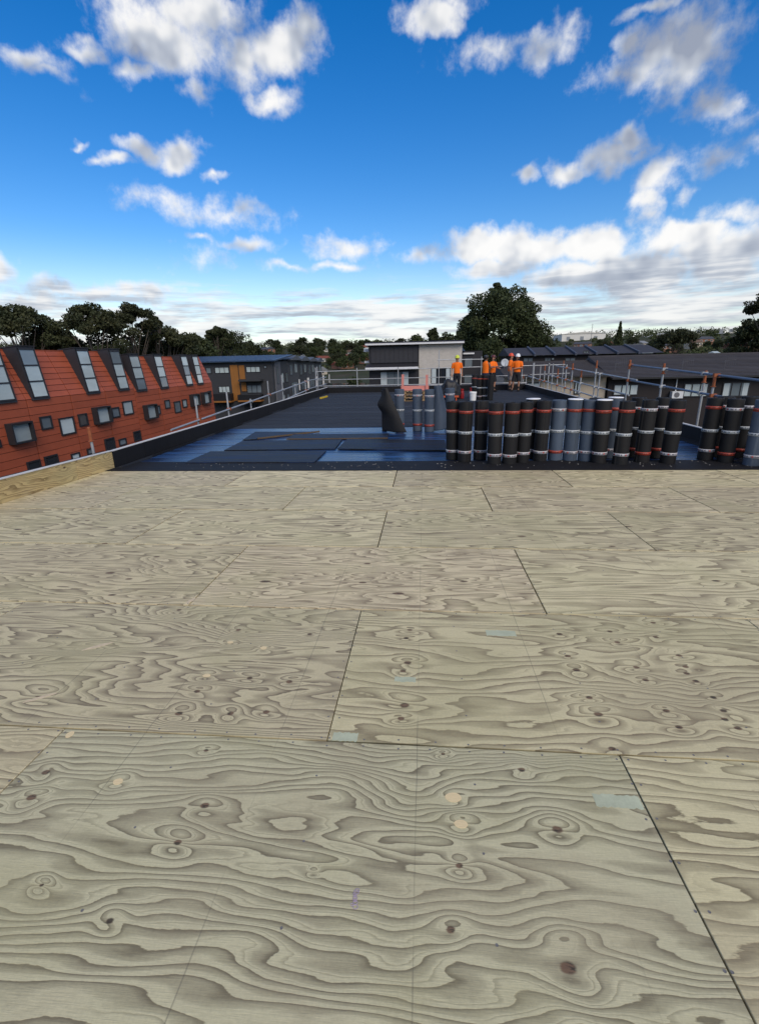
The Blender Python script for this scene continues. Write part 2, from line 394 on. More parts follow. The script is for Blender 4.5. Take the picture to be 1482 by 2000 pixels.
# ------------------------------------------------------------------ our roof
S = .0238; FOOT = Vector((0, -.036, .198)); DF = Vector((0, math.cos(S), -math.sin(S))); DN = Vector((0, math.sin(S), math.cos(S)))
def deck(x, y): return FOOT + Vector((x, 0, 0)) + DF * y
def on_deck(u, v):
    d = ray(u, v); q = CAM + d * ((FOOT - CAM).dot(DN) / d.dot(DN)); return q.x, (q - FOOT).dot(DF)
HW = 5.35; END = 27.4; YM = 7.625
dark_under = pm('dark_substrate', (.02, .02, .02), .9)
mb = MB()
def deckbox(mb, x0, x1, y0, y1, z0, z1):
    pts = [deck(x, y) + DN * z for z in (z0, z1) for x, y in ((x0, y0), (x1, y0), (x1, y1), (x0, y1))]
    mb.hexa(pts)
deckbox(mb, -HW, HW, -4., 8.2, -.3, -.0205)
roof_deck = structure(mb.build('roof_deck', dark_under))
body = MB().box(-HW - .15, -4.2, -9.5, HW + .15, END + .15, -.32)
structure(body.build('roof_base', pm('render_grey', (.12, .12, .125), .85)))

# near plywood sheets, 2.4 x 1.2 m, laid in brick bond
XO = {-1: -.4, 0: -1.603, 1: -.407, 2: -1.6065, 3: -.41, 4: -1.632, 5: -.423, -2: -1.6, -3: -.4}
Y0 = 1.703
def kn(lst, cx, cyy, r0=.019):
    out = []
    for it in lst:
        u, v = it[:2]; x, y = on_deck(u, v); out.append((round(x - cx, 4), round(y - cyy, 4), it[2] if len(it) > 2 else r0, it[3] if len(it) > 3 else 'k'))
    return out
front_k = [(90,1508,.020),(62,1557,.022),(400,1573,.019),(347,1645,.016),(1018,1503,.017),(1088,1620,.021),(897,1690,.014),(1110,1890,.024),
           (880,1815,.015),(82,1728,.009),(215,1798,.014),(403,1465,.013),(865,1472,.011),(612,1703,.006,'f'),(885,1557,.022,'p'),(900,1609,.018,'p'),(231,1526,.017,'p'),(1115,1850,.02,'p')]
b_k = [(800,1230),(793,1246),(796,1294,.024),(787,1310),(790,1377,.026),(783,1403),(1092,1238,.022),(1108,1281),(1125,1308,.023),(1168,1395,.024),(1150,1362),(1195,1462),
       (1190,1233),(1205,1254),(1242,1303),(1260,1328),(1275,1216),(1280,1244),(1325,1280),(1338,1302),(1340,1315),(1358,1330),(1300,1388),(1325,1420),(1392,1362),(1412,1388),(1415,1405),(1440,1422)]
bl_k = [(466,1230),(385,1350),(565,1331,.02),(605,1238),(350,1393,.022),(450,1393),(520,1390),(488,1324),(515,1265,.016,'p'),(404,1319,.016,'p'),(450,1254,.015,'p'),(350,1191,.02),(190,1262,.03,'f'),(75,1360,.03,'f')]
ply_gen = [plywood('plywood_a', freq=8., amp=12.), plywood('plywood_b', freq=7., amp=10., seed=5.), plywood('plywood_c', freq=9., amp=13., seed=9., lo=(.54, .475, .315), hi=(.225, .18, .12))]
ply_far = [plywood('plywood_far_a', freq=4., amp=9.), plywood('plywood_far_b', freq=3., amp=8., lo=(.60, .535, .35), hi=(.28, .23, .15)), plywood('plywood_far_c', freq=5., amp=11., lo=(.53, .465, .315), hi=(.22, .175, .12))]
SP = {}
SP[(0, 0)] = ('plywood_front', dict(knots=kn(front_k, -1.603 + 1.2, Y0 - .6), auto=False, freq=22., amp=16., lo=(.49, .465, .32), hi=(.19, .165, .11)))
SP[(1, 0)] = ('plywood_knotted', dict(knots=kn(b_k, -.407 + 1.2, Y0 + .6), auto=False, freq=14., amp=9., lo=(.585, .53, .345), hi=(.26, .21, .135)))
SP[(1, -1)] = ('plywood_figured', dict(knots=kn(bl_k, -.407 - 1.2, Y0 + .6), auto=False, freq=11., amp=16., lo=(.53, .475, .32), hi=(.205, .165, .115)))
SP[(0, 1)] = ('plywood_side', dict(auto=True, freq=14., amp=11., seed=3., lo=(.565, .515, .335), hi=(.23, .19, .12)))
SP[(2, 0)] = ('plywood_tight', dict(auto=True, freq=8., amp=15., seed=2., lo=(.53, .46, .315), hi=(.215, .165, .11)))
SP[(2, 1)] = ('plywood_pale', dict(auto=True, freq=6., amp=9., seed=7., lo=(.61, .55, .36), hi=(.32, .265, .17)))
def knot_sheet(knots, seed, step=.0066):
    """sheet whose top is a fine grid carrying the knot eddies and the distance to each knot's heart"""
    gp = .0028; nx, ny = int(2.4 / step), int(1.2 / step); X = np.linspace(-1.2 + gp, 1.2 - gp, nx + 1); Yv = np.linspace(-.6 + gp + .0016, .6 - gp - .0016, ny + 1)
    gx, gy = np.meshgrid(X, Yv); eddy = np.zeros_like(gx); heart = np.full_like(gx, 9.); rg = np.random.default_rng(seed)
    for (kx, ky, rx, kind) in knots:
        wx, wy = rx * rg.uniform(2.6, 4.2), rx * rg.uniform(1.9, 2.7); dx_, dy_ = (gx - kx) / wx, (gy - ky) / wy
        dy_ = dy_ - .25 * dx_ * rg.uniform(-1, 1)
        eddy += -rg.uniform(2.6, 5.2) * dy_ * np.exp(-(dx_ ** 2 + dy_ ** 2)) + rg.uniform(-1.1, 1.1) * np.exp(-((gx - kx) / (rx * 9)) ** 2 - ((gy - ky) / (rx * 4)) ** 2)
        if kind == 'k': heart = np.minimum(heart, np.hypot((gx - kx) / rx, (gy - ky) / (rx * .74)))
        elif kind == 'f': heart = np.minimum(heart, .45 + np.hypot((gx - kx) / (rx * 1.6), (gy - ky) / (rx * .5)))
    n = (nx + 1) * (ny + 1); V = np.stack([gx.ravel(), gy.ravel(), np.zeros(n)], 1)
    idx = np.arange(n).reshape(ny + 1, nx + 1); Fq = np.stack([idx[:-1, :-1], idx[:-1, 1:], idx[1:, 1:], idx[1:, :-1]], -1).reshape(-1, 4)
    c = [(X[0], Yv[0], -.018), (X[-1], Yv[0], -.018), (X[-1], Yv[-1], -.018), (X[0], Yv[-1], -.018), (X[0], Yv[0], 0), (X[-1], Yv[0], 0), (X[-1], Yv[-1], 0), (X[0], Yv[-1], 0)]
    V = np.concatenate([V, np.array(c)]); S_ = np.array([(0, 3, 2, 1), (0, 1, 5, 4), (1, 2, 6, 5), (2, 3, 7, 6), (3, 0, 4, 7)]) + n; Fq = np.concatenate([Fq, S_])
    me = bpy.data.meshes.new('plywood_sheet'); me.vertices.add(len(V)); me.vertices.foreach_set('co', V.ravel().astype(np.float32)); me.loops.add(Fq.size); me.loops.foreach_set('vertex_index', Fq.ravel().astype(np.int32))
    me.polygons.add(len(Fq)); me.polygons.foreach_set('loop_start', np.arange(0, Fq.size, 4, dtype=np.int32)); me.polygons.foreach_set('loop_total', np.full(len(Fq), 4, np.int32)); me.update()
    for nm_, arr in (('eddy', eddy), ('heart', heart)):
        a_ = me.attributes.new(nm_, 'FLOAT', 'POINT'); a_.data.foreach_set('value', np.concatenate([arr.ravel(), np.full(8, 0. if nm_ == 'eddy' else 9.)]).astype(np.float32))
    return me
rng = random.Random(4)
sheet_of = {}
mesh_cache = {}
for row in range(-3, 6):
    y0 = Y0 + 1.2 * (row - 1); y1 = min(y0 + 1.2, YM + .06)
    for k in range(-3, 4):
        x0 = XO[row] + 2.4 * k; x1 = x0 + 2.4
        cx, cyy = (x0 + x1) / 2, y0 + .6
        a, b_ = max(x0, -HW), min(x1, HW)
        if b_ - a < .05: continue
        if (row, k) in SP: nm, kw = SP[(row, k)]; mat = plywood(nm, **kw)
        else: mat = rng.choice(ply_far if row >= 3 else ply_gen)
        gp = .003 + .0008 * max(0, row); gy_ = .0038 + .0014 * max(0, row)
        key = (round(a - cx, 3), round(b_ - cx, 3), round(y1 - y0, 3), row, mat.name)
        if kw_ := (SP.get((row, k), (0, {}))[1].get('knots')):
            mesh_cache[key] = knot_sheet(kw_, row * 7 + k + 20); mesh_cache[key].materials.append(mat)
        if key not in mesh_cache:
            bm = bmesh.new(); h = .018
            vs8 = [bm.verts.new(q) for q in ((a-cx+gp, -.6+gy_, -h), (b_-cx-gp, -.6+gy_, -h), (b_-cx-gp, y1-y0-.6-gy_, -h), (a-cx+gp, y1-y0-.6-gy_, -h),
                                             (a-cx+gp, -.6+gy_, 0), (b_-cx-gp, -.6+gy_, 0), (b_-cx-gp, y1-y0-.6-gy_, 0), (a-cx+gp, y1-y0-.6-gy_, 0))]
            for f_ in ((0,3,2,1),(4,5,6,7),(0,1,5,4),(1,2,6,5),(2,3,7,6),(3,0,4,7)): bm.faces.new([vs8[i] for i in f_])
            bmesh.ops.bevel(bm, geom=[e for e in bm.edges if all(v.co.z == 0 for v in e.verts)], offset=.0015, segments=1, affect='EDGES')
            me = bpy.data.meshes.new('plywood_sheet'); bm.to_mesh(me); bm.free(); me.materials.append(mat); mesh_cache[key] = me
        o = bpy.data.objects.new('plywood_sheet', mesh_cache[key]); link(o, roof_deck)
        o.location = deck(cx, cyy) + DN * rng.uniform(-.0012, .0006)
        o.rotation_euler = (-S + rng.uniform(-.0006, .0006), rng.uniform(-.0004, .0004), 0)
        sheet_of[(row, k)] = (o, cx, cyy)

# repair plugs, tape and screws on the sheets
plug_m = pm('veneer_plug', (.72, .57, .32), .6, var=.12, scale=30., stretch=(1, 6, 1))
tape_m = pm('green_filler', (.45, .475, .33), .6, var=.18, scale=12.)
screw_m = pm('zinc_screw', (.16, .155, .15), .6, metal=.0, var=.2, scale=60.)
plugs = [((0, 0), 885, 1557, .030, .021), ((0, 0), 900, 1609, .024, .016), ((0, 0), 231, 1526, .019, .015), ((0, 0), 137, 1434, .016, .02), ((1, -1), 515, 1265, .019, .014),
         ((1, -1), 404, 1319, .021, .014), ((1, -1), 450, 1254, .018, .011)]
for key, u, v, rx, ry in plugs:
    o, cx, cyy = sheet_of[key]; x, y = on_deck(u, v); mb = MB()
    n = 18; ring = [(x - cx + rx * math.cos(2*math.pi*i/n) * (1 + .05 * math.sin(5 * i)), y - cyy + ry * math.sin(2*math.pi*i/n), -.002) for i in range(n)]
    mb.prism(ring, (0, 0, .0032)); q = bpy.data.objects.new('repair_plug', mb.mesh('repair_plug', plug_m)); link(q, o)
for key, u0, v0, u1, v1, wd in (((1, -1), 160, 1270, 222, 1254, .012), ((1, -1), 45, 1372, 112, 1353, .012), ((2, -1), 362, 1180, 382, 1168, .012)):
    o, cx, cyy = sheet_of[key]; (xa, ya), (xb, yb) = on_deck(u0, v0), on_deck(u1, v1); rr = random.Random(u0); d_ = Vector((xb - xa, yb - ya, 0)); nn = Vector((-d_.y, d_.x, 0)).normalized(); n = 10; up_, dn_ = [], []
    for i in range(n + 1):
        c_ = Vector((xa - cx, ya - cyy, -.001)) + d_ * (i / n); w_ = wd * (.25 + math.sin(math.pi * i / n)) * rr.uniform(.7, 1.3); up_.append(c_ + nn * w_); dn_.append(c_ - nn * w_)
    q = bpy.data.objects.new('filler_patch', MB().prism(dn_ + up_[::-1], (0, 0, .0018)).mesh('filler_patch', pm('pale_splinter', (.58, .47, .31), .7, var=.3, scale=25., stretch=(1, 5, 1)))); link(q, o)
o, cx, cyy = sheet_of[(0, 0)]; x, y = on_deck(692, 1757); mb = MB(); rr = random.Random(2)
for i in range(9):
    c_ = Vector((x - cx + rr.uniform(-.006, .006), y - cyy - .02 + .006 * i, .0008)); r_ = rr.uniform(.004, .008)
    mb.tube([c_ + Vector((r_ * math.cos(a * .7), r_ * .8 * math.sin(a * .7), 0)) for a in range(10)], .0011, 4)
q = bpy.data.objects.new('chalk_scribble', mb.mesh('chalk_scribble', pm('mauve_chalk', (.34, .28, .36), .8))); link(q, o)
tapes = [((0, 0), 1165, 1555, 1245, 1575), ((1, 0), 648, 1432, 700, 1446), ((1, 0), 950, 1232, 1005, 1241), ((1, 0), 770, 1323, 812, 1331)]
for key, u0, v0, u1, v1 in tapes:
    o, cx, cyy = sheet_of[key]; (xa, ya), (xb, yb) = on_deck(u0, v1), on_deck(u1, v0)
    rr = random.Random(u0); n = 14; poly = []
    for i in range(n): poly.append((xa + (xb - xa) * i / (n - 1) - cx, ya - cyy + rr.uniform(-.004, .004), -.001))
    for i in range(n): poly.append((xb - (xb - xa) * i / (n - 1) - cx, yb - cyy + rr.uniform(-.004, .004), -.001))
    mb = MB().prism(poly, (0, 0, .0018)); q = bpy.data.objects.new('filler_patch', mb.mesh('filler_patch', tape_m)); link(q, o)
for (row, k), (o, cx, cyy) in sheet_of.items():
    if row < 0 or row > 3: continue
    rr = random.Random(row * 31 + k); mb = MB(); cnt = 0
    pos = []
    for i in range(17): pos += [(-1.18 + i * .1475, -.578), (-1.18 + i * .1475, .578)]
    for xx in (-1.182, 1.182): pos += [(xx, -.45 + j * .15) for j in range(7)]
    for xx in (-.6, 0, .6): pos += [(xx, -.4 + j * .27) for j in range(4)]
    for x, y in pos:
        x += rr.uniform(-.012, .012); y += rr.uniform(-.006, .006)
        if abs(cx + x) > HW - .03: continue
        mb.lathe([(.0048, -.001), (.0044, .0009), (.0018, .0002)], 8, (x, y, 0)); cnt += 1
    if cnt:
        q = bpy.data.objects.new('screw_heads', mb.mesh('screw_heads', screw_m)); link(q, o); q['kind'] = 'stuff'

# ------------------------------------------------------------------ membrane-covered roof
def membrane(name, col, rough, sheen_noise, wet=0., blue=None, spec=.5):
    mt = bpy.data.materials.new(name); mt.use_nodes = True; g = NG(mt.node_tree); p = g.n['Principled BSDF']
    t = g.new('ShaderNodeTexCoord').outputs['Object']; ps = g.new('ShaderNodeNewGeometry').outputs['Position']
    oi = g.new('ShaderNodeObjectInfo').outputs['Random']
    n = g.noise(ps, 1.3, 6., .65); n2 = g.noise(ps, 120., 3., .7)
    streak = g.noise(g.vm('MULTIPLY', ps, (.7, 9., 1.)), 1., 5., .65)
    k = g.m('ADD', g.m('MULTIPLY_ADD', n, .5, .62), g.m('MULTIPLY_ADD', n2, .5, -.2)); k = g.m('ADD', k, g.m('MULTIPLY_ADD', oi, .24, -.12))
    c = g.vm('MULTIPLY', (*col,), g.xyz(k, k, k)) if False else g.vm('MULTIPLY', g.xyz(*col), g.xyz(k, k, k))
    if blue is not None:
        c = g.mix(g.sstep(streak, .46, .64), c, blue)
    g.l.new(c, p.inputs['Base Color'])
    g.put(p.inputs['Roughness'], g.m('ADD', g.m('MULTIPLY', g.m('SUBTRACT', streak, .5), sheen_noise), rough, clamp=True))
    p.inputs['Specular IOR Level'].default_value = spec
    b = g.new('ShaderNodeBump'); b.inputs['Strength'].default_value = .35; b.inputs['Distance'].default_value = .006
    g.put(b.inputs['Height'], g.m('ADD', g.m('MULTIPLY', n2, .35), g.m('MULTIPLY', streak, .8))); g.l.new(b.outputs[0], p.inputs['Normal'])
    return mt
cap_m = membrane('mineral_cap_sheet', (.032, .037, .047), .85, .1, spec=.15)
film_m = membrane('blue_film_membrane', (.008, .018, .05), .30, .5, blue=(.020, .078, .225), spec=.5)
bitu_m = membrane('black_bitumen', (.011, .011, .013), .7, .2, spec=.2)
slab_m = membrane('film_faced_board', (.012, .012, .014), .55, .4, blue=(.014, .028, .07), spec=.2)
mb = MB().box(-HW, 8.2, -.3, HW, END, -.006); roof_mem = structure(mb.build('membrane_roof', bitu_m))
# lap strips
def strip(y0, y1, mat, name, z0=.0, lift=.005):
    mb = MB(); mb.hexa([(-HW+.12, y0, -.004), (HW-.12, y0, -.004), (HW-.12, y1, -.004), (-HW+.12, y1, -.004),
                        (-HW+.12, y0, z0 + lift + .003), (HW-.12, y0, z0 + lift + .003), (HW-.12, y1, z0 + .003), (-HW+.12, y1, z0 + .003)])
    return mb.build(name, mat, roof_mem, at=(0, (y0 + y1) / 2, 0))
mb = MB()
a = deck(-HW, YM) ; z1 = .006
mb.hexa([(-HW, a.y, a.z - .015), (HW, a.y, a.z - .015), (HW, 8.38, -.005), (-HW, 8.38, -.005), (-HW, a.y, a.z + .006), (HW, a.y, a.z + .006), (HW, 8.38, .012), (-HW, 8.38, .012)])
mb.build('edge_strip', bitu_m, roof_mem)
y = 8.36
for i in range(5): strip(y, y + .93, film_m, 'film_sheet', lift=.004); y += .9
y0c = y
while y < END - .1: strip(y, min(y + .93, END - .02), cap_m, 'cap_sheet'); y += .9
# a few bits of grit and torch splash
rr = random.Random(8); mb = MB()
for i in range(140):
    x, yy = rr.uniform(-4.5, 5), rr.uniform(7.75, 8.3); r_ = rr.uniform(.004, .014)
    zb = .012 + max(0, (8.33 - yy)) * .012
    mb.lathe([(r_, 0), (r_ * .7, r_ * .5)], 6, (x, yy, zb))
q = mb.build('grit', pm('grit_grey', (.25, .24, .22), .9), roof_mem); q['kind'] = 'stuff'

# loose boards lying on the film
boards = [('film-faced board lying nearest the plywood edge', [(362,903),(614,902),(637,880),(405,879)]),
          ('film-faced board behind the front board, by the left parapet', [(438,879),(654,876),(668,858),(474,860)]),
          ('film-faced board lying end to end towards the standing blue rolls', [(659,876),(872,879),(868,859),(671,858)]),
          ('film-faced board with a pale timber edge reaching the leaning sheet', [(559,857),(757,855),(760,846),(576,847)])]
edge_m = pm('raw_timber_edge', (.095, .066, .042), .8, var=.3)
for i, (lb, px) in enumerate(boards):
    zt = .03 + .004 * i
    pts = [onZ(u, v, zt) for u, v in px]; pts[-1] = pts[0] + (pts[2] - pts[1])
    mb = MB().prism([(q.x, q.y, zt - .021) for q in pts], (0, 0, .021))
    o = tag(mb.build('loose_board', slab_m, at=(pts[0].x, pts[0].y, zt - .021)), lb, 'board', 'dark boards lying on the blue film')
    if i in (3,):
        a, b_ = pts[0], pts[1]; m2 = MB().prism([(a.x, a.y - .004, zt - .02), (b_.x, b_.y - .004, zt - .02), (b_.x, b_.y + .012, zt - .02), (a.x, a.y + .012, zt - .02)], (0, 0, .024))
        m2.build('timber_edge', edge_m, o)
pts = [onZ(u, v, .03) for u, v in ((474,859),(504,857),(612,843),(499,843))]
o = tag(MB().prism([(q.x, q.y, .012) for q in pts], (0, 0, .018)).build('loose_board', slab_m, at=(pts[0].x, pts[0].y, .012)), 'wedge-shaped dark offcut beside a slanting timber batten', 'board', 'dark boards lying on the blue film')
a, b_ = onZ(503, 857, .03), onZ(624, 843, .03); d = (b_ - a).normalized(); nn = Vector((-d.y, d.x, 0)) * .013
o = tag(MB().prism([(q.x, q.y, .018) for q in (a - nn, b_ - nn, b_ + nn, a + nn)], (0, 0, .035)).build('timber_batten', edge_m, at=(a.x, a.y, .018)), 'thin bare timber batten lying slanted on the dark boards', 'batten')

# ------------------------------------------------------------------ parapets
cap_white = pm('pale_flashing', (.55, .54, .52), .6, var=.15, scale=3.)
fl_dark = pm('dark_flashing', (.05, .05, .055), .5)
plyv = plywood('plywood_upstand', lo=(.47, .365, .19), hi=(.20, .135, .06), freq=18., amp=14., flat=True, auto=True, seed=13.)
def parapet(name, label, side):
    s = side; xi = s * HW; xo = s * (HW + .16)
    t = thing(name, label, 'parapet', (xo, 10, 0))
    YS = 7.86
    mb = MB(); z0d = deck(0, -4.)
    # core follows the two falls
    x0, x1 = sorted((xi + s * .02, xo))
    dz = lambda yy: deck(0, yy).z
    mb.hexa([(x0, -4, -.3), (x1, -4, -.3), (x1, YS, -.3), (x0, YS, -.3), (x0, -4, dz(-4) + .295), (x1, -4, dz(-4) + .295), (x1, YS, dz(YS) + .295), (x0, YS, dz(YS) + .295)])
    mb.build('core', dark_under, t)
    MB().box(x0, YS, -.3, x1, END + .16, .292).build('core', dark_under, t)
    ys = [-4., -2.66, -.26, 2.14, 4.54, 6.94, YS]
    for a, b_ in zip(ys, ys[1:]):
        a += .002; b_ -= .002; xa, xb = sorted((xi, xi + s * .02))
        mb = MB().hexa([(xa, a, dz(a) - .03), (xb, a, dz(a) - .03), (xb, b_, dz(b_) - .03), (xa, b_, dz(b_) - .03), (xa, a, dz(a) + .295), (xb, a, dz(a) + .295), (xb, b_, dz(b_) + .295), (xa, b_, dz(b_) + .295)])
        mb.build('plywood_upstand', plyv, t, at=(xi, a, 0))
    y = YS + .004; i = 0
    while y < END:
        y2 = min(y + .98, END); th = .012 if i % 2 else .009
        xa, xb = sorted((xi - s * th, xi + s * .021))
        MB().hexa([(xa, y, -.004), (xb, y, -.004), (xb, y2, -.004), (xa, y2, -.004), (xa, y, .30), (xb, y, .30), (xb, y2, .30), (xa, y2, .30)]).build('upstand_sheet', bitu_m, t, at=(xi, y, 0))
        # flange dressed down onto the deck
        xa, xb = sorted((xi - s * .14, xi - s * th))
        MB().hexa([(xa, y, .004), (xb, y, .004), (xb, y2, .004), (xa, y2, .004), (xa, y, .013 + .001 * (i % 2)), (xb, y, .05), (xb, y2, .05), (xa, y2, .013 + .001 * (i % 2))]).build('flange', bitu_m if i % 3 else cap_m, t, at=(xi, y, 0))
        y = y2 + .0; i += 1
    a, b_ = -4., YS; xa, xb = sorted((xi - s * .012, xi + s * .055))
    MB().hexa([(xa, a, dz(a) + .296), (xb, a, dz(a) + .296), (xb, b_, dz(b_) + .296), (xa, b_, dz(b_) + .296), (xa, a, dz(a) + .308), (xb, a, dz(a) + .308), (xb, b_, dz(b_) + .308), (xa, b_, dz(b_) + .308)]).build('capping', cap_white, t)
    MB().box(xa, YS + .002, .301, xb, 17. if s < 0 else 14., .315).build('capping', cap_white, t)
    MB().box(xa, 17.01 if s < 0 else 14.01, .301, xb, END + .16, .313).build('capping', cap_white, t)
parapet('roof_parapet', 'low parapet beside the red terrace, bare plywood then black membrane', -1)
parapet('roof_parapet', 'low membrane-covered parapet beside the dark tiled roofs', 1)
t = thing('roof_parapet', 'low black parapet across the far end behind the workers', 'parapet', (0, END + .08, 0))
MB().box(-HW + .012, END + .001, -.004, HW - .012, END + .16, .292).build('core', dark_under, t)
x = -HW + .015
while x < HW - .05:
    x2 = min(x + .98, HW - .015); MB().box(x, END - .012, -.004, x2, END, .30).build('upstand_sheet', bitu_m, t, at=(x, END, 0)); x = x2
MB().box(-HW + .02, END - .014, .301, HW - .02, END + .17, .314).build('capping', pm('grey_flashing', (.16, .16, .17), .5), t)

# ------------------------------------------------------------------ standing rolls
def roll_mat(name, col, rough):
    mt = bpy.data.materials.new(name); mt.use_nodes = True; g = NG(mt.node_tree); p = g.n['Principled BSDF']
    t = g.new('ShaderNodeTexCoord').outputs['Object']; oi = g.new('ShaderNodeObjectInfo').outputs['Random']
    q = g.vm('ADD', t, g.xyz(g.m('MULTIPLY', oi, 40.), 0., g.m('MULTIPLY', oi, 9.)))
    n = g.noise(g.vm('MULTIPLY', q, (6., 6., 2.)), 1., 5., .65); n2 = g.noise(q, 260., 2., .7); n3 = g.noise(g.vm('MULTIPLY', q, (3., 3., 50.)), 1., 3., .6)
    k = g.m('ADD', g.m('MULTIPLY_ADD', n, .7, .45), g.m('MULTIPLY_ADD', n2, .6, -.2)); k = g.m('ADD', k, g.m('MULTIPLY_ADD', oi, .3, -.15))
    g.l.new(g.vm('MULTIPLY', g.xyz(*col), g.xyz(k, k, k)), p.inputs['Base Color'])
    g.put(p.inputs['Roughness'], g.m('MULTIPLY_ADD', n, .3, rough - .15)); p.inputs['Specular IOR Level'].default_value = .25
    b = g.new('ShaderNodeBump'); b.inputs['Strength'].default_value = .3; b.inputs['Distance'].default_value = .004
    g.put(b.inputs['Height'], g.m('ADD', n2, g.m('MULTIPLY', n3, .8))); g.l.new(b.outputs[0], p.inputs['Normal'])
    return mt
def band_mat(name, col, ink, spot=None):
    """printed wrapper: blocks of small print running round the roll"""
    mt = bpy.data.materials.new(name); mt.use_nodes = True; g = NG(mt.node_tree); p = g.n['Principled BSDF']
    t = g.new('ShaderNodeTexCoord').outputs['Object']; s = g.sep(t); oi = g.new('ShaderNodeObjectInfo').outputs['Random']
    an = g.m('MULTIPLY', g.m('ARCTAN2', s[1], s[0]), 1.)
    a2 = g.m('MULTIPLY_ADD', oi, 17., an)
    hz = g.m('ABSOLUTE', s[2])
    word = g.m('GREATER_THAN', g.noise(g.xyz(g.m('MULTIPLY', a2, 3.2), 0., 0.), 1., 1., .5), .47)
    letter = g.m('GREATER_THAN', g.noise(g.xyz(g.m('MULTIPLY', a2, 26.), g.m('MULTIPLY', s[2], 90.), 2.), 1., 1., .5), .42)
    inrow = g.m('LESS_THAN', hz, .0115)
    inkm = g.m('MULTIPLY', g.m('MULTIPLY', word, letter), inrow)
    c = g.mix(g.m('MULTIPLY', inkm, .85), col, ink)
    if spot:
        sp = g.m('MULTIPLY', g.m('GREATER_THAN', g.m('SINE', g.m('MULTIPLY_ADD', a2, 4., 1.)), .93), g.m('LESS_THAN', hz, .013)); c = g.mix(sp, c, spot)
    dirt = g.noise(t, 30., 4., .7); k = g.m('MULTIPLY_ADD', dirt, .5, .72)
    g.l.new(g.vm('MULTIPLY', c, g.xyz(k, k, k)), p.inputs['Base Color']); p.inputs['Roughness'].default_value = .5
    return mt
blk = roll_mat('bitumen_roll', (.013, .013, .014), .62); blu = roll_mat('slate_blue_roll', (.065, .088, .125), .6)
red_b = band_mat('red_wrapper', (.34, .045, .025), (.06, .012, .01)); wht_b = band_mat('white_wrapper', (.42, .45, .47), (.03, .05, .08)); wh2_b = band_mat('white_logo_wrapper', (.44, .43, .45), (.02, .025, .05), spot=(.40, .05, .04))
foam = pm('white_foam', (.75, .76, .78), .7, var=.08)
RR = .117
def roll_mesh(mat, seed):
    r_ = random.Random(seed); mb = MB(); n = 40; H_ = 1.
    rad_ = lambda k: RR * (.965 + .035 * k / n)      # one turn of the wind: the free edge stands a sheet proud
    prof = [(1., 0), (1., .012), (1., .35), (1., .7), (1., .988), (.985, 1.), (.80, 1. + r_.uniform(-.004, .004)), (.79, .994), (.60, .996), (.59, 1.002), (.36, 1.0), (.34, .95), (.05, .94)]
    vs_ = []
    for pr, z in prof:
        for k in range(n + 1):
            a = 2 * math.pi * k / n; q = rad_(k) * pr * (1 + .012 * math.sin(2 * a + seed) * (1 if z < .99 else .5))
            vs_.append((q * math.cos(a), q * math.sin(a), z))
    fs_ = []
    m_ = n + 1
    for i in range(len(prof) - 1):
        for k in range(n): fs_.append((i*m_ + k, i*m_ + k + 1, (i+1)*m_ + k + 1, (i+1)*m_ + k))
        fs_.append((i*m_ + n, i*m_, (i+1)*m_, (i+1)*m_ + n))
    fs_.append(tuple(range(n, -1, -1))); fs_.append(tuple(range((len(prof)-1)*m_, len(prof)*m_)))
    mb.add(vs_, fs_); return mb.mesh('roll_body', mat, smooth=True)
def ring_mesh(mat):
    mb = MB(); n = 40; vs_ = []
    for r_, z in ((RR*.97, -.024), (RR*1.012+.0015, -.023), (RR*1.012+.0015, .023), (RR*.97, .024)):
        for k in range(n): vs_.append((r_*math.cos(2*math.pi*k/n), r_*math.sin(2*math.pi*k/n), z))
    fs_ = [(i*n+k, i*n+(k+1) % n, ((i+1) % 4)*n+(k+1) % n, ((i+1) % 4)*n+k) for i in range(4) for k in range(n)]
    mb.add(vs_, fs_); return mb.mesh('band', mat, smooth=True)
RM = {('k', i): roll_mesh(blk, i) for i in range(3)}; RM.update({('b', i): roll_mesh(blu, i + 5) for i in range(3)})
BMs = {'r': ring_mesh(red_b), 'w': ring_mesh(wht_b), 'l': ring_mesh(wh2_b)}
lidm = MB().lathe([(.06, 0), (.118, .004), (.121, .012), (.112, .018), (.02, .02)], 24).mesh('end_cap', foam, smooth=True)
PAT = {'n': ((.845, 'r'), (.49, 'w'), (.155, 'l')), 'i': ((.845, 'l'), (.50, 'w'), (.155, 'r')), '0': ()}
def roll(x, y, col, pat, lid, label, group, rz, k, z=0.008):
    t = thing('membrane_roll', label, 'roll', (x, y, z), group, rz)
    t.rotation_euler = (random.uniform(-.014, .014), random.uniform(-.014, .014), rz)
    o = bpy.data.objects.new('roll_body', RM[(col, k % 3)]); link(o, t)
    for h, b_ in PAT[pat]:
        q = bpy.data.objects.new('band', BMs[b_]); link(q, t); q.location.z = h + random.uniform(-.012, .012); q.rotation_euler.z = random.uniform(0, 6.28)
    if lid:
        q = bpy.data.objects.new('end_cap', lidm); link(q, t); q.location.z = 1.003
random.seed(11)
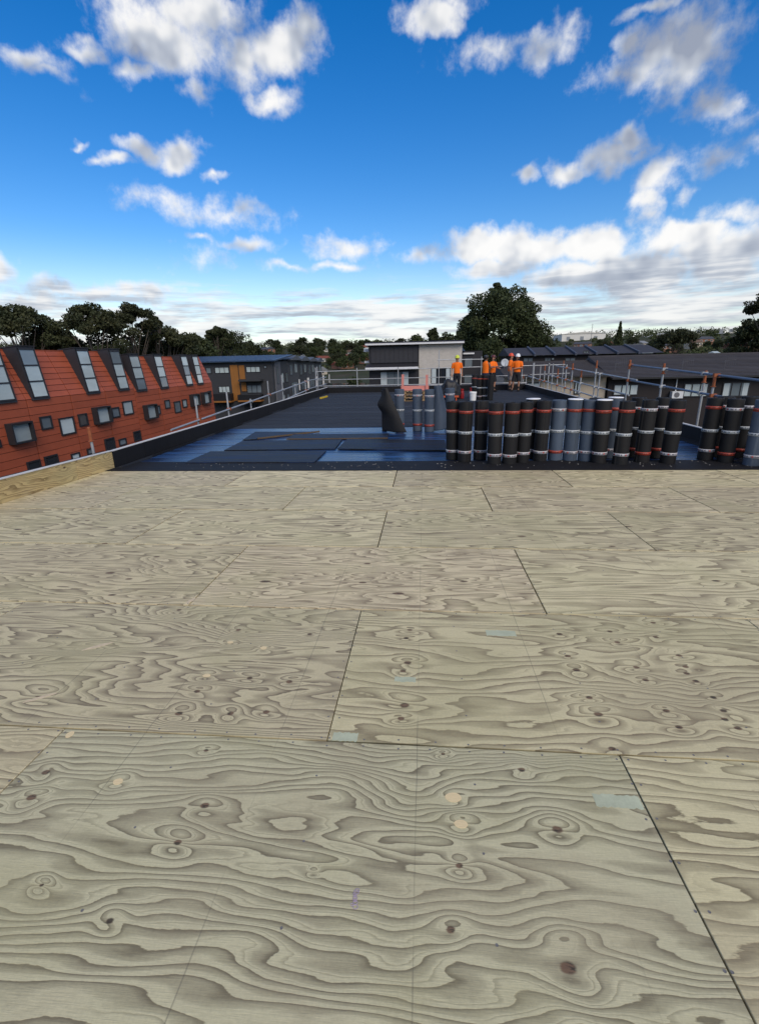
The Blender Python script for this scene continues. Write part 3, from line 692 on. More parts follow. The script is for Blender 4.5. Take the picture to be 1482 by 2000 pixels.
front = [(884,899,'k','n',0),(907,903,'k','n',0),(938,899,'k','n',0),(966,908,'k','n',0),(993,908,'k','n',0),(1021,907,'k','n',0),(1037,897,'k','n',1),(1056,902,'k','n',0),
         (1085,900,'b','i',0),(1109,901,'b','n',1),(1138,902,'b','n',0),(1156,894,'k','i',0),(1172,906,'k','n',1),(1192,896,'b','n',1),(1214,909,'k','n',0),(1236,894,'k','i',0),
         (1257,905,'k','i',0),(1284,896,'k','i',0),(1308,907,'k','n',0),(1382,900,'k','n',0),(1403,894,'k','i',0),(1422,905,'k','i',0),(1449,896,'k','i',0),(1474,912,'b','n',0)]
placed = []
ORD = ['first', 'second', 'third', 'fourth', 'fifth', 'sixth', 'seventh', 'eighth', 'ninth', 'tenth', 'eleventh', 'twelfth', 'thirteenth', 'fourteenth', 'fifteenth', 'sixteenth', 'seventeenth', 'eighteenth', 'nineteenth', 'twentieth', 'twenty-first', 'twenty-second', 'twenty-third', 'twenty-fourth']
for i, (u, v, c, pt, lid) in enumerate(front):
    q = onZ(u, v, .008); x, y = q.x, q.y + RR * .95
    for _ in range(30):
        for (a, b_) in placed:
            d = math.hypot(x - a, y - b_)
            if d < 2 * RR + .006:
                y += .03 if y >= b_ else -.0; x += (x - a) * .02
    placed.append((x, y))
    roll(x, y, c, pt, lid, '%s roll, red %s band%s, %s along the row from the blue film' % ({'k': 'black', 'b': 'slate blue'}[c], {'n': 'top', 'i': 'lower'}[pt], ' and cap' if lid else '', ORD[i]), 'membrane rolls standing along the plywood edge', random.uniform(0, 6.28), i, .009)
for i, (u, v) in enumerate(((780,841),(815,842),(838,844),(878,839))):
    q = onZ(u, v, .01); roll(q.x, q.y + RR, 'b', 'i', 0, 'slate blue membrane roll standing where the blue film ends, %s from the unwound black sheet' % ORD[i], 'blue rolls at the end of the film', random.uniform(0, 6), i)
for i, (u, v) in enumerate(((926,778),(936,781),(946,781))):
    q = onZ(u, v, .01); roll(q.x, q.y + RR, 'k', 'n', 0, 'black membrane roll in the cluster near the workers, %s from the bucket' % ORD[i], 'black rolls near the workers', random.uniform(0, 6), i)
q = onZ(957, 782, .01); roll(q.x, q.y + RR, 'k', '0', 0, 'plain black roll without bands beside the cluster near the workers', 'black rolls near the workers', 0, 1)

# two part-unwound sheets standing up
def drape(name, label, mat, base, fn, cat='sheet'):
    nu, nv = 40, 24; vs_, fs_ = [], []
    for i in range(nu + 1):
        for j in range(nv + 1): vs_.append(fn(i / nu, j / nv))
    for i in range(nu):
        for j in range(nv): fs_.append((i*(nv+1)+j, i*(nv+1)+j+1, (i+1)*(nv+1)+j+1, (i+1)*(nv+1)+j))
    t = thing(name, label, cat, base)
    me = MB().add(vs_, fs_).mesh('loose_sheet', mat, smooth=True); o = bpy.data.objects.new('loose_sheet', me); link(o, t)
    md = o.modifiers.new('s', 'SOLIDIFY'); md.thickness = .006
    return t
def f1(t, s):
    z = 1.03 * (1 - t) + .02
    ax = -.02 - .13 * math.exp(-((z - .66) / .17) ** 2); ay = .02
    bx = .10 + .47 * t ** 1.05; by = -.03 - .30 * t
    x = ax + (bx - ax) * s; y = ay + (by - ay) * s - .10 * math.sin(math.pi * s) * (1 - .3 * t) * (.5 + t)
    zz = z + (0 if s < 1 else 0) - .05 * math.sin(math.pi * s) * t * (1 - t) * 2
    return (x, y, max(zz, .012))
q = onZ(750, 843, .01)
t = drape('unwound_sheet', 'black membrane roll part unwound, its sheet flopping down to the boards', blk, (q.x, q.y + .05, .008), f1)
MB().tube([(0, .075, 0), (0, .075, .99)], .062, 20).build('roll_core', blk, None).parent = t
def f2(t, s):
    z = 1.06 * (1 - t) + .012
    w = .15 + .17 * math.sin(min(1, t * 1.15) * math.pi * .5)
    x = w * s; y = .02 - .07 * math.sin(math.pi * s) + .10 * s * s
    return (x, y, z + (.045 * s if t > .8 else .02 * s))
q = onZ(847, 843, .01)
t = drape('unwound_sheet', 'slate blue sheet peeled half open beside the blue rolls', blu, (q.x, q.y + .03, .008), f2)
# ------------------------------------------------------------------ site clutter on the roof
pine = pm('pallet_timber', (.30, .20, .105), .8, var=.25, scale=9., rnd=.2)
pink = pm('pink_primed_timber', (.62, .235, .20), .7, var=.15, scale=8., rnd=.08)
c = onZ(809, 783, .01)
for lv in range(3):
    z0 = .009 + lv * .142
    t = thing('pallet', ['timber pallet at the bottom of the stack under the pink frame', 'timber pallet in the middle of the stack under the pink frame', 'timber pallet at the top of the stack under the pink frame'][lv], 'pallet', (c.x, c.y + .4, z0), 'stacked pallets')
    j = .015 * (lv - 1)
    for k in range(3):
        for i in range(3):
            MB().box(c.x - .48 + i*.42 + j, c.y - .08 + k*.42, z0 + .022, c.x - .36 + i*.42 + j, c.y + .02 + k*.42, z0 + .1).build('block', pine, t)
        MB().box(c.x - .5 + j, c.y - .09 + k*.42, z0, c.x + .5 + j, c.y + .03 + k*.42, z0 + .022).build('runner', pine, t)
    for i in range(7):
        MB().box(c.x - .5 + i*.15 + j, c.y - .1, z0 + .1, c.x - .4 + i*.15 + j, c.y + .9, z0 + .121).build('slat', pine, t)
z0 = .009 + 3 * .142
t = thing('pink_trestle', 'pink primed timber trestle with two uprights on the pallet stack', 'trestle', (c.x, c.y + .2, z0))
x0, x1 = c.x - .58, c.x + .60
MB().box(x0, c.y + .10, z0, x1, c.y + .20, z0 + .19).build('crosspiece', pink, t)
MB().box(x0, c.y + .205, z0 + .1, x1, c.y + .45, z0 + .14).build('shelf', pink, t)
MB().hexa([(x0+.03, c.y+.03, z0), (x0+.13, c.y+.03, z0), (x0+.13, c.y+.098, z0), (x0+.03, c.y+.098, z0), (x0+.05, c.y+.03, z0+.66), (x0+.15, c.y+.03, z0+.66), (x0+.15, c.y+.098, z0+.66), (x0+.05, c.y+.098, z0+.66)]).build('upright', pink, t)
MB().hexa([(x1-.13, c.y+.03, z0), (x1-.03, c.y+.03, z0), (x1-.03, c.y+.098, z0), (x1-.13, c.y+.098, z0), (x1-.13, c.y+.03, z0+.63), (x1-.03, c.y+.03, z0+.63), (x1-.03, c.y+.098, z0+.63), (x1-.13, c.y+.098, z0+.63)]).build('upright', pink, t)

# tarpaulin bundle
c = onZ(880, 781, .01); bm = bmesh.new(); bmesh.ops.create_icosphere(bm, subdivisions=4, radius=1.)
for v in bm.verts:
    p = v.co.copy(); n1 = mnoise.noise(p * 1.6 + Vector((3, 1, 7))) * .28 + mnoise.noise(p * 4.1) * .14 + abs(mnoise.noise(p * 9)) * .08
    q = p * (1 + n1); q.x *= .44; q.y *= .40; q.z = max(-.30, q.z * .46) + .30 + .11 * math.exp(-((p.x + .35) / .3) ** 2) * max(0, p.z)
    v.co = q
me = bpy.data.meshes.new('tarpaulin_bundle'); bm.to_mesh(me); bm.free(); me.materials.append(pm('black_tarpaulin', (.018, .019, .022), .5, var=.3, scale=5., bump=.6, bscale=14.)); me.shade_smooth()
o = link(bpy.data.objects.new('tarpaulin_bundle', me)); o.location = (c.x, c.y + .4, .01); tag(o, 'lumpy heap under a black tarpaulin in front of the worker in the yellow helmet', 'tarpaulin')
# gas cylinders
redm = pm('red_cylinder', (.28, .014, .018), .45, var=.2); brass = pm('brass', (.5, .36, .15), .35, metal=.9)
for (u, v, lb) in ((902, 779, 'small red gas cylinder beside the black tarpaulin heap'), (920, 776, 'small red gas cylinder behind the black roll cluster')):
    c = onZ(u, v, .01); t = thing('gas_cylinder', lb, 'gas cylinder', (c.x, c.y + .13, .009), 'gas cylinders')
    b0 = Vector((c.x, c.y + .13, .009))
    MB().lathe([(.08, 0), (.09, .02), (.092, .05), (.092, .24), (.08, .30), (.05, .34), (.035, .36)], 24, b0).build('tank', redm, t, smooth=True)
    MB().lathe([(.07, .34), (.072, .42), (.068, .42), (.066, .34)], 20, b0).build('collar', redm, t, smooth='edge')
    MB().lathe([(.02, .35), (.02, .40), (.028, .405), (.028, .415)], 12, b0).build('valve', brass, t)
# bucket
c = onZ(923.5, 783, .01); t = thing('bucket', 'white plastic bucket standing on the deck before the black roll cluster', 'bucket', (c.x, c.y + .14, .01)); b0 = Vector((c.x, c.y + .14, .01))
wp = pm('white_plastic', (.72, .73, .72), .4, var=.08)
MB().lathe([(.115, 0), (.125, .01), (.142, .30), (.150, .302), (.150, .345), (.142, .36), (.134, .36), (.128, .29), (.112, .02), (.02, .015)], 28, b0).build('pail', wp, t, smooth='edge')
pts = [b0 + Vector((.150 * math.cos(a), -.02 - .145 * math.sin(a) * .55, .315 - .13 * math.sin(a))) for a in [math.pi * i / 14 for i in range(15)]]
MB().tube(pts, .004, 6).build('handle', pm('wire', (.3, .3, .3), .4, metal=.8), t)
# orange barrier plank on feet
a, b_ = onZ(858, 786, .01), onZ(896, 786, .01)
t = thing('barrier_plank', 'low orange-red barrier plank with white panel, behind the blue rolls', 'barrier', ((a.x + b_.x) / 2, a.y, .009)); y = a.y
orp = pm('orange_paint', (.50, .09, .03), .5)
MB().box(a.x, y, .20, b_.x, y + .03, .27).build('plank', orp, t)
xm = (a.x + b_.x) / 2; MB().box(xm - .12, y - .004, .205, xm + .14, y - .001, .265).build('reflector', wp, t)
for x in (a.x + .08, b_.x - .12): MB().box(x, y - .12, .009, x + .04, y + .15, .035).add([], []).box(x, y + .031, .035, x + .04, y + .06, .25).build('foot', orp, t)
# spirit level by the parapet
a, b_ = onZ(626, 779, .012), onZ(641, 775, .012); d = (b_ - a).normalized(); n_ = Vector((-d.y, d.x, 0)) * .03; L_ = a + d * 1.1
t = thing('spirit_level', 'yellow spirit level lying by the membrane parapet', 'spirit level', (a.x, a.y, .012))
MB().prism([a - n_, L_ - n_, L_ + n_, a + n_], (0, 0, .07)).build('body', pm('yellow_paint', (.62, .42, .02), .45), t)
m_ = (a + L_) / 2; MB().prism([m_ - n_ * .5 - d * .05 + Vector((0, 0, .0705)), m_ - n_ * .5 + d * .05 + Vector((0, 0, .0705)), m_ + n_ * .5 + d * .05 + Vector((0, 0, .0705)), m_ + n_ * .5 - d * .05 + Vector((0, 0, .0705))], (0, 0, .006)).build('vial', pm('vial_green', (.25, .5, .1), .2), t)
# white insulation offcut on the deck
c = onZ(1030, 790, .01)

# ------------------------------------------------------------------ workers
skin_m = pm('skin', (.36, .19, .125), .55, var=.08, scale=12.); skin_d = pm('skin_tan', (.22, .11, .07), .55, var=.08, scale=12.)
orange = pm('hi_vis_orange', (.86, .165, .008), .75, var=.10, scale=9.); blackc = pm('black_cloth', (.014, .014, .017), .85, var=.25); greyc = pm('grey_camo_cloth', (.20, .18, .17), .85, var=.45, scale=14.)
navy = pm('navy_cloth', (.02, .024, .045), .85); boot = pm('work_boot', (.022, .018, .016), .7); hair_m = pm('dark_hair', (.02, .014, .01), .7); beardm = hair_m
eye_m = pm('eye_dark', (.01, .01, .01), .3)
def lerp(a, b, t): return tuple(a[i] + (b[i] - a[i]) * t for i in range(3))
def loft(mb, rings, n=16):
    vs_ = []
    for (cx, cy_, cz, rx, ry) in rings:
        for k in range(n):
            a = 2 * math.pi * k / n; vs_.append((cx + rx * math.cos(a), cy_ + ry * math.sin(a), cz))
    fs_ = [(i*n+k, i*n+(k+1) % n, (i+1)*n+(k+1) % n, (i+1)*n+k) for i in range(len(rings)-1) for k in range(n)]
    fs_ += [tuple(range(n-1, -1, -1)), tuple(range((len(rings)-1)*n, len(rings)*n))]
    mb.add(vs_, fs_)
def person(label, loc, rz, arms, legs, hat, hatcol, trousers, long_, sleeve=True, sk=skin_m, scale=1., headturn=0., beard=False):
    t = thing('person', label, 'person', loc, 'roofers in orange shirts', rz); t.scale = (scale,) * 3
    V, E, Rd = [], [], []
    def add(p, r_, par=None):
        V.append(p); Rd.append(r_)
        if par is not None: E.append((par, len(V) - 1))
        return len(V) - 1
    pel = add((0, 0, .95), .125); sp_ = add((0, .0, 1.14), .115, pel); ch = add((0, .0, 1.33), .125, sp_); nk = add((0, .0, 1.49), .058, ch)
    hb = add((0, .02, 1.575), .064, nk); hm = add((0, .025, 1.655), .088, hb); ht = add((0, .01, 1.74), .066, hm)
    ct, st_ = math.cos(headturn), math.sin(headturn)
    def hr(x, y, z): return (x * ct - y * st_, x * st_ + y * ct, z)
    add(hr(0, .128, 1.645), .014, hm); add(hr(.098, .005, 1.65), .013, hm); add(hr(-.098, .005, 1.65), .013, hm)
    hands = {}
    for s in (-1, 1):
        el_, wr = arms[s]
        sh = add((s * .175, 0, 1.415), .062, ch); e = add(el_, .043, sh); w = add(wr, .029, e)
        dv = Vector(wr) - Vector(el_); dv.normalize(); side = dv.cross(Vector((0, 0, 1)));
        if side.length < .2: side = Vector((0, 1, 0))
        side.normalize(); nrm = side.cross(dv)
        pm_ = add(tuple(Vector(wr) + dv * .055), .034, w)
        pc = Vector(wr) + dv * .075
        for j, (o_, L) in enumerate(((-.030, .062), (-.010, .075), (.010, .070), (.030, .055))):
            k1 = add(tuple(pc + side * o_ + dv * .018), .0105, pm_); k2 = add(tuple(pc + side * o_ * 1.1 + dv * (.018 + L * .55) - nrm * .008), .0095, k1); add(tuple(pc + side * o_ * 1.1 + dv * (.018 + L * .9) - nrm * .03), .008, k2)
        th = add(tuple(Vector(wr) + dv * .03 + side * .045), .012, pm_); add(tuple(Vector(wr) + dv * .065 + side * .062 - nrm * .01), .0095, th)
        hip = add((s * .095, 0, .88), .098, pel); kn_, an_ = legs[s]
        k = add(kn_, .062, hip); cf = add(lerp(kn_, an_, .35), .058, k); a = add(an_, .040, cf)
        hl = add((an_[0], an_[1] - .03, .035), .036, a); add((an_[0] + s * .015, an_[1] + .15, .032), .032, a)
    me = bpy.data.meshes.new('body'); me.from_pydata(V, E, []); o = bpy.data.objects.new('body', me); link(o, t); me.materials.append(sk)
    md = o.modifiers.new('skin', 'SKIN'); md.use_smooth_shade = True
    lay = me.skin_vertices[0] if len(me.skin_vertices) else None
    if lay is None:
        bm = bmesh.new(); bm.from_mesh(me); bm.verts.layers.skin.verify(); bm.to_mesh(me); bm.free(); lay = me.skin_vertices[0]
    for i, r_ in enumerate(Rd): lay.data[i].radius = (r_, r_); lay.data[i].use_root = (i == 0)
    sb = o.modifiers.new('sub', 'SUBSURF'); sb.levels = 1; sb.render_levels = 1
    # shirt
    mb = MB(); loft(mb, [(0, 0, .93, .165, .125), (0, 0, .97, .17, .13), (0, .005, 1.12, .158, .122), (0, .0, 1.30, .185, .132), (0, 0, 1.40, .19, .12), (0, 0, 1.46, .14, .095), (0, 0, 1.50, .075, .07)])
    if sleeve:
        for s in (-1, 1):
            el_ = arms[s][0]; mb.tube([(s * .13, 0, 1.40), (s * .185, 0, 1.40), lerp((s * .185, 0, 1.41), el_, .55), lerp((s * .185, 0, 1.41), el_, .8)], [.085, .082, .07, .072], 12)
    mb.build('shirt', orange, None, smooth='edge').parent = t
    mb = MB(); loft(mb, [(0, 0, 1.455, .076, .072), (0, .002, 1.49, .078, .075), (0, .004, 1.52, .07, .068)]); mb.build('collar', blackc if sleeve else orange, None, smooth='edge').parent = t
    mb = MB(); loft(mb, [(0, 0, .80, .165, .125), (0, 0, .90, .172, .13), (0, 0, .985, .166, .126)])
    for s in (-1, 1):
        kn_, an_ = legs[s]
        if long_: mb.tube([(s * .09, 0, .88), lerp((s * .09, 0, .88), kn_, .5), kn_, lerp(kn_, an_, .5), lerp(kn_, an_, .92)], [.105, .098, .082, .075, .07], 12)
        else: mb.tube([(s * .09, 0, .88), lerp((s * .09, 0, .88), kn_, .5), lerp((s * .09, 0, .88), kn_, .97)], [.105, .108, .103], 12)
    mb.build('trousers' if long_ else 'shorts', trousers, None, smooth='edge').parent = t
    for s in (-1, 1):
        an_ = legs[s][1]; mb = MB()
        mb.tube([(an_[0], an_[1], .0), (an_[0], an_[1], .06), (an_[0], an_[1], .25)], [.060, .064, .060], 12)
        mb.tube([(an_[0], an_[1] - .05, .048), (an_[0], an_[1] + .06, .05), (an_[0] + s * .01, an_[1] + .15, .04), (an_[0] + s * .015, an_[1] + .205, .03)], [.046, .05, .042, .026], 12)
        mb.build('boot', boot, None, smooth='edge').parent = t
    for s in (-1, 1): MB().lathe([(.004, -.006), (.009, 0), (.004, .006)], 8, hr(s * .034, .088, 1.675)).build('eye', eye_m, None).parent = t
    MB().tube([hr(-.026, .092, 1.598), hr(0, .097, 1.596), hr(.026, .092, 1.598)], .007, 6).build('mouth', pm('lips', (.25, .09, .07), .5), None).parent = t
    mb = MB(); loft(mb, [(*hr(0, -.012, 1.60), .078, .070), (*hr(0, -.008, 1.66), .098, .088), (*hr(0, -.005, 1.73), .090, .088), (*hr(0, 0, 1.765), .05, .05)]); mb.build('hair', hair_m, None, smooth=True).parent = t
    if beard:
        mb = MB(); loft(mb, [(*hr(0, .06, 1.535), .03, .025), (*hr(0, .055, 1.565), .055, .045), (*hr(0, .045, 1.61), .07, .05)], 10); mb.build('beard', beardm, None, smooth=True).parent = t
    hc = pm('hat_' + label.split()[1] + str(int(loc[0] * 10)), hatcol, .38, var=.06)
    mb = MB()
    if hat == 'helmet':
        loft(mb, [(0, 0, 1.695, .122, .135), (0, 0, 1.705, .118, .131), (0, 0, 1.76, .110, .122), (0, 0, 1.81, .085, .095), (0, 0, 1.838, .045, .05), (0, 0, 1.845, .012, .014)], 20)
        o = mb.build('helmet', hc, None, smooth='edge'); o.parent = t
        pk = MB().prism([hr(-.085, .09, 1.697), hr(.085, .09, 1.697), hr(.065, .165, 1.688), hr(0, .185, 1.684), hr(-.065, .165, 1.688)], (0, 0, .010)).build('peak', hc, None); pk.parent = o
    else:
        loft(mb, [(0, 0, 1.69, .104, .116), (0, 0, 1.74, .102, .114), (0, 0, 1.79, .075, .085), (0, 0, 1.805, .02, .02)], 20)
        o = mb.build('cap', hc, None, smooth='edge'); o.parent = t
        pk = MB().prism([hr(-.07, .10, 1.70), hr(.07, .10, 1.70), hr(.055, .175, 1.685), hr(-.055, .175, 1.685)], (0, 0, .008)).build('peak', hc, None); pk.parent = o
    return t
DOWN = {s: ((s * .245, -.03, 1.16), (s * .255, .05, .92)) for s in (-1, 1)}
FOLD = {-1: ((-.25, .07, 1.17), (.02, .235, 1.17)), 1: ((.25, .07, 1.15), (-.02, .255, 1.14))}
FWD = {-1: ((-.23, .10, 1.17), (-.06, .33, 1.16)), 1: ((.25, .08, 1.18), (.16, .34, 1.24))}
MIXA = {-1: ((-.25, .06, 1.16), (.02, .22, 1.13)), 1: ((.25, -.02, 1.15), (.26, .05, .90))}
STAND = {s: ((s * .105, .02, .49), (s * .11, -.02, .09)) for s in (-1, 1)}
WIDE = {-1: ((-.12, .06, .49), (-.12, .02, .09)), 1: ((.15, .05, .49), (.20, -.02, .09))}
def feet(u, v): q = onZ(u, v, .012); return (q.x, min(q.y, END - .25), .012)
person('person in yellow helmet and orange shirt standing with arms down', feet(891, 766), math.pi, DOWN, STAND, 'helmet', (.55, .62, .06), blackc, True, scale=1.0)
person('person in sleeveless orange vest and dark cap, back turned', feet(946, 767), -.75, FWD, STAND, 'cap', (.02, .02, .025), navy, True, sleeve=False, sk=skin_d, scale=1.0)
person('person in maroon cap and orange shirt holding hands before the chest', feet(960, 765), math.pi + .8, FWD, WIDE, 'cap', (.10, .02, .025), blackc, False, sk=skin_m, beard=True)
person('person in red helmet and grey shorts turned towards a workmate', feet(994, 762), -1.9, MIXA, STAND, 'helmet', (.62, .07, .03), greyc, False, scale=1.02, beard=True)
person('person in white helmet with one arm folded and one hanging', feet(1007, 764), math.pi - .35, {-1: MIXA[-1], 1: MIXA[1]}, WIDE, 'helmet', (.75, .76, .76), blackc, False, beard=True, headturn=.5)

# ------------------------------------------------------------------ scaffolding
galv = pm('galvanised_tube', (.40, .41, .42), .5, metal=.55, var=.2, scale=3., rnd=.15); galv_b = pm('blue_grey_tube', (.13, .17, .235), .45, metal=.3, var=.2, scale=3.); rust = pm('orange_coupler', (.27, .085, .035), .75, var=.35, scale=12.)
TR = .0245
def scaffold(label, rails, posts, loc, mat=galv, group='scaffold guardrails round the roof'):
    t = thing('scaffold_guardrail', label, 'scaffold', loc, group)
    for a, b_ in rails: MB().tube([a, b_], TR, 10).build('rail', mat, t, smooth='edge', at=a)
    for (x, y, zt, orange_top) in posts:
        MB().tube([(x, y, -9.49), (x, y, zt)], TR, 10).build('post', galv, t, smooth='edge', at=(x, y, zt))
        if orange_top:
            MB().lathe([(.0255, -.22), (.029, -.22), (.029, -.05), (.027, -.05), (.028, 0), (.02, .01)], 12, (x, y, zt)).build('sleeve', rust, t)
            MB().lathe([(.045, -.24), (.05, -.235), (.05, -.225), (.03, -.22)], 12, (x, y, zt)).build('collar', rust, t)
        for a, b_ in rails:
            A, B_ = Vector(a), Vector(b_); d = B_ - A; k = ((Vector((x, y, 0)) - A) * Vector((1, 1, 0))).dot(d) / max(1e-6, d.x * d.x + d.y * d.y)
            if 0 <= k <= 1:
                q = A + d * k
                if math.hypot(q.x - x, q.y - y) < .09 and q.z < zt: MB().box(min(q.x, x) - .034, min(q.y, y) - .034, q.z - .036, max(q.x, x) + .034, max(q.y, y) + .034, q.z + .036).build('coupler', rust if (int(y * 7) % 3 == 0) else galv, t, at=(x, y, q.z))
XL = -5.75
scaffold('guardrail of grey tubes outside the parapet facing the red terrace',
         [((XL + .05, 10.6, .29), (XL + .05, 24.2, .78)), ((XL + .05, 19., .18), (XL + .05, 24.4, .38)), ((XL + .05, 24.2, .80), (XL + .05, 29., .80)), ((XL + .05, 24.4, .40), (XL + .05, 29., .42))],
         [(XL, 7.95, .70, 1), (XL, 12.1, .87, 0), (XL, 14.15, .90, 0), (XL, 16.1, .56, 0), (XL, 18.1, 1.05, 0), (XL, 20., 1.20, 0), (XL, 22., .74, 0), (XL, 24., .84, 0), (XL, 26.5, 1.38, 0)], (XL, 18, -9.49))
YF = 28.1
scaffold('guardrail of pale tubes across the far end of the roof', [((-6.1, YF + .05, 1.14), (4.2, YF + .05, 1.22)), ((-6.1, YF + .05, .68), (5.6, YF + .05, .72)), ((.7, YF + .05, 1.62), (3.2, YF + .05, 1.61)), ((-6.1, YF + .05, .34), (5.6, YF + .05, .33))],
         [(-6.0, YF, 1.40, 0), (-3.75, YF, 1.30, 0), (-1.45, YF, 1.30, 0), (.8, YF, 2.13, 0), (3.1, YF, 1.75, 0), (5.3, YF, 1.3, 1)], (0, YF, -9.49))
XR = 5.85
scaffold('guardrail of blue-grey tubes with orange sleeves nearest the standing rolls', [((XR + .05, 3.0, 1.0), (XR + .05, 15.2, 1.41)), ((XR + .05, 5., .70), (XR + .05, 15.2, .99))],
         [(XR, 13., 1.46, 1), (XR, 10.75, 1.27, 1), (XR, 15.1, 1.54, 1), (XR + .1, 11.3, 1.33, 1), (XR, 6., 1.3, 0)], (XR, 10, -9.49), galv_b)
pz = [((510,1090),0),((480,885),1),((400,790),1),((410,720),0),((460,625),1),((400,570),0),((420,480),1),((430,430),0),((390,360),0),((550,270),0),((520,240),1)]
pp = []
for (yy, xx), og in pz:
    q = onX(980 + xx / 5.7, 640 + yy / 5.7, XR); pp.append((XR, q.y, q.z, og))
scaffold('long guardrail of raking tubes outside the parapet towards the far workers', [((XR + .05, 14.6, 1.01), (XR + .05, 23.5, 1.27)), ((XR + .05, 15., .57), (XR + .05, 24.5, .83)), ((XR + .05, 17.2, .30), (XR + .05, 29.4, .63))],
         [(XR, 17.9, 1.51, 1)] + pp, (XR, 22, -9.49))
a = onY(1020, 714.5, 30); b_ = onY(1103, 712, 30); c_ = onY(1035, 732, 30); d_ = onY(1112, 729, 30)
scaffold('short scaffold bay standing off the far right corner', [(tuple(a), tuple(b_)), (tuple(c_), tuple(d_))], [(a.x + .6, 29.95, a.z + .15, 0), (a.x + 1.5, 29.95, a.z + .1, 0), (b_.x - .1, 29.95, b_.z + .2, 1), (b_.x - .9, 29.95, b_.z + .1, 0)], (a.x, 30, -9.49))
# ------------------------------------------------------------------ buildings
class Fac:
    def __init__(s, O, U, Wd): s.O = Vector(O); s.U = Vector(U); s.W = Vector(Wd)
    def p(s, u, w, z): return s.O + s.U * u + s.W * w + Vector((0, 0, z))
    def box(s, mb, u0, u1, w0, w1, z0, z1):
        mb.hexa([s.p(u0, w0, z0), s.p(u1, w0, z0), s.p(u1, w1, z0), s.p(u0, w1, z0), s.p(u0, w0, z1), s.p(u1, w0, z1), s.p(u1, w1, z1), s.p(u0, w1, z1)]); return mb
    def px(s, u, v):
        d = ray(u, v); k = (s.O - CAM).dot(s.W) / d.dot(s.W); q = CAM + d * k; return (q - s.O).dot(s.U), q.z
    def rect(s, x0, y0, x1, y1):
        xm, ym = (x0 + x1) / 2, (y0 + y1) / 2
        a, b = s.px(x0, ym)[0], s.px(x1, ym)[0]; return min(a, b), max(a, b), s.px(xm, y1)[1], s.px(xm, y0)[1]
def glass(name, col, rough=.07, var=.25):
    mt = bpy.data.materials.new(name); mt.use_nodes = True; g = NG(mt.node_tree); p = g.n['Principled BSDF']
    t = g.new('ShaderNodeNewGeometry').outputs['Position']; oi = g.new('ShaderNodeObjectInfo').outputs['Random']
    n = g.noise(g.vm('ADD', g.vm('MULTIPLY', t, (.5, .5, 1.4)), g.xyz(oi, oi, oi)), 1., 4., .6); k = g.m('MULTIPLY_ADD', n, var * 2, 1 - var)
    k = g.m('MULTIPLY', k, g.m('MULTIPLY_ADD', oi, .5, .75))
    g.l.new(g.vm('MULTIPLY', g.xyz(*col), g.xyz(k, k, k)), p.inputs['Base Color']); p.inputs['Roughness'].default_value = rough; p.inputs['Coat Weight'].default_value = .3; p.inputs['Coat Roughness'].default_value = .03
    return mt
g_dark = glass('glass_dark', (.022, .027, .034)); g_pale = glass('glass_blind_painted_sky', (.40, .47, .48)); g_mid = glass('glass_mid', (.15, .185, .21))  # pale panes: blind colour with the bright sky reflection painted into it
frame_d = pm('dark_window_frame', (.022, .022, .026), .45); frame_w = pm('white_window_frame', (.6, .6, .6), .5); curtain = pm('pale_curtain', (.42, .48, .50), .9, var=.25, scale=5., stretch=(8, 8, .3))
def window(fac, par, r, proud=.05, frame=frame_d, pane=g_dark, th=.07, cols=1, rows=1, drape=False, name='window'):
    u0, u1, z0, z1 = r; mb = MB()
    fac.box(mb, u0, u0 + th, 0, proud, z0, z1); fac.box(mb, u1 - th, u1, 0, proud, z0, z1); fac.box(mb, u0 + th, u1 - th, 0, proud, z0, z0 + th); fac.box(mb, u0 + th, u1 - th, 0, proud, z1 - th, z1)
    for c in range(1, cols): x = u0 + (u1 - u0) * c / cols; fac.box(mb, x - th * .4, x + th * .4, 0, proud - .002, z0 + th, z1 - th)
    for c in range(1, rows): z = z0 + (z1 - z0) * c / rows; fac.box(mb, u0 + th, u1 - th, 0, proud - .004, z - th * .4, z + th * .4)
    o = mb.build(name, frame, par, at=fac.p(u0, 0, z0))
    pmb = MB(); fac.box(pmb, u0 + th * .9, u1 - th * .9, .003, max(.012, proud * .45), z0 + th * .9, z1 - th * .9); q = pmb.build('pane', pane, o)
    if drape:
        for a, b in ((u0 + th, u0 + th + (u1 - u0) * .22), (u1 - th - (u1 - u0) * .2, u1 - th)):
            m2 = MB(); fac.box(m2, a, b, proud * .47, proud * .55, z0 + th, z1 - th); m2.build('curtain', curtain, o)
    return o

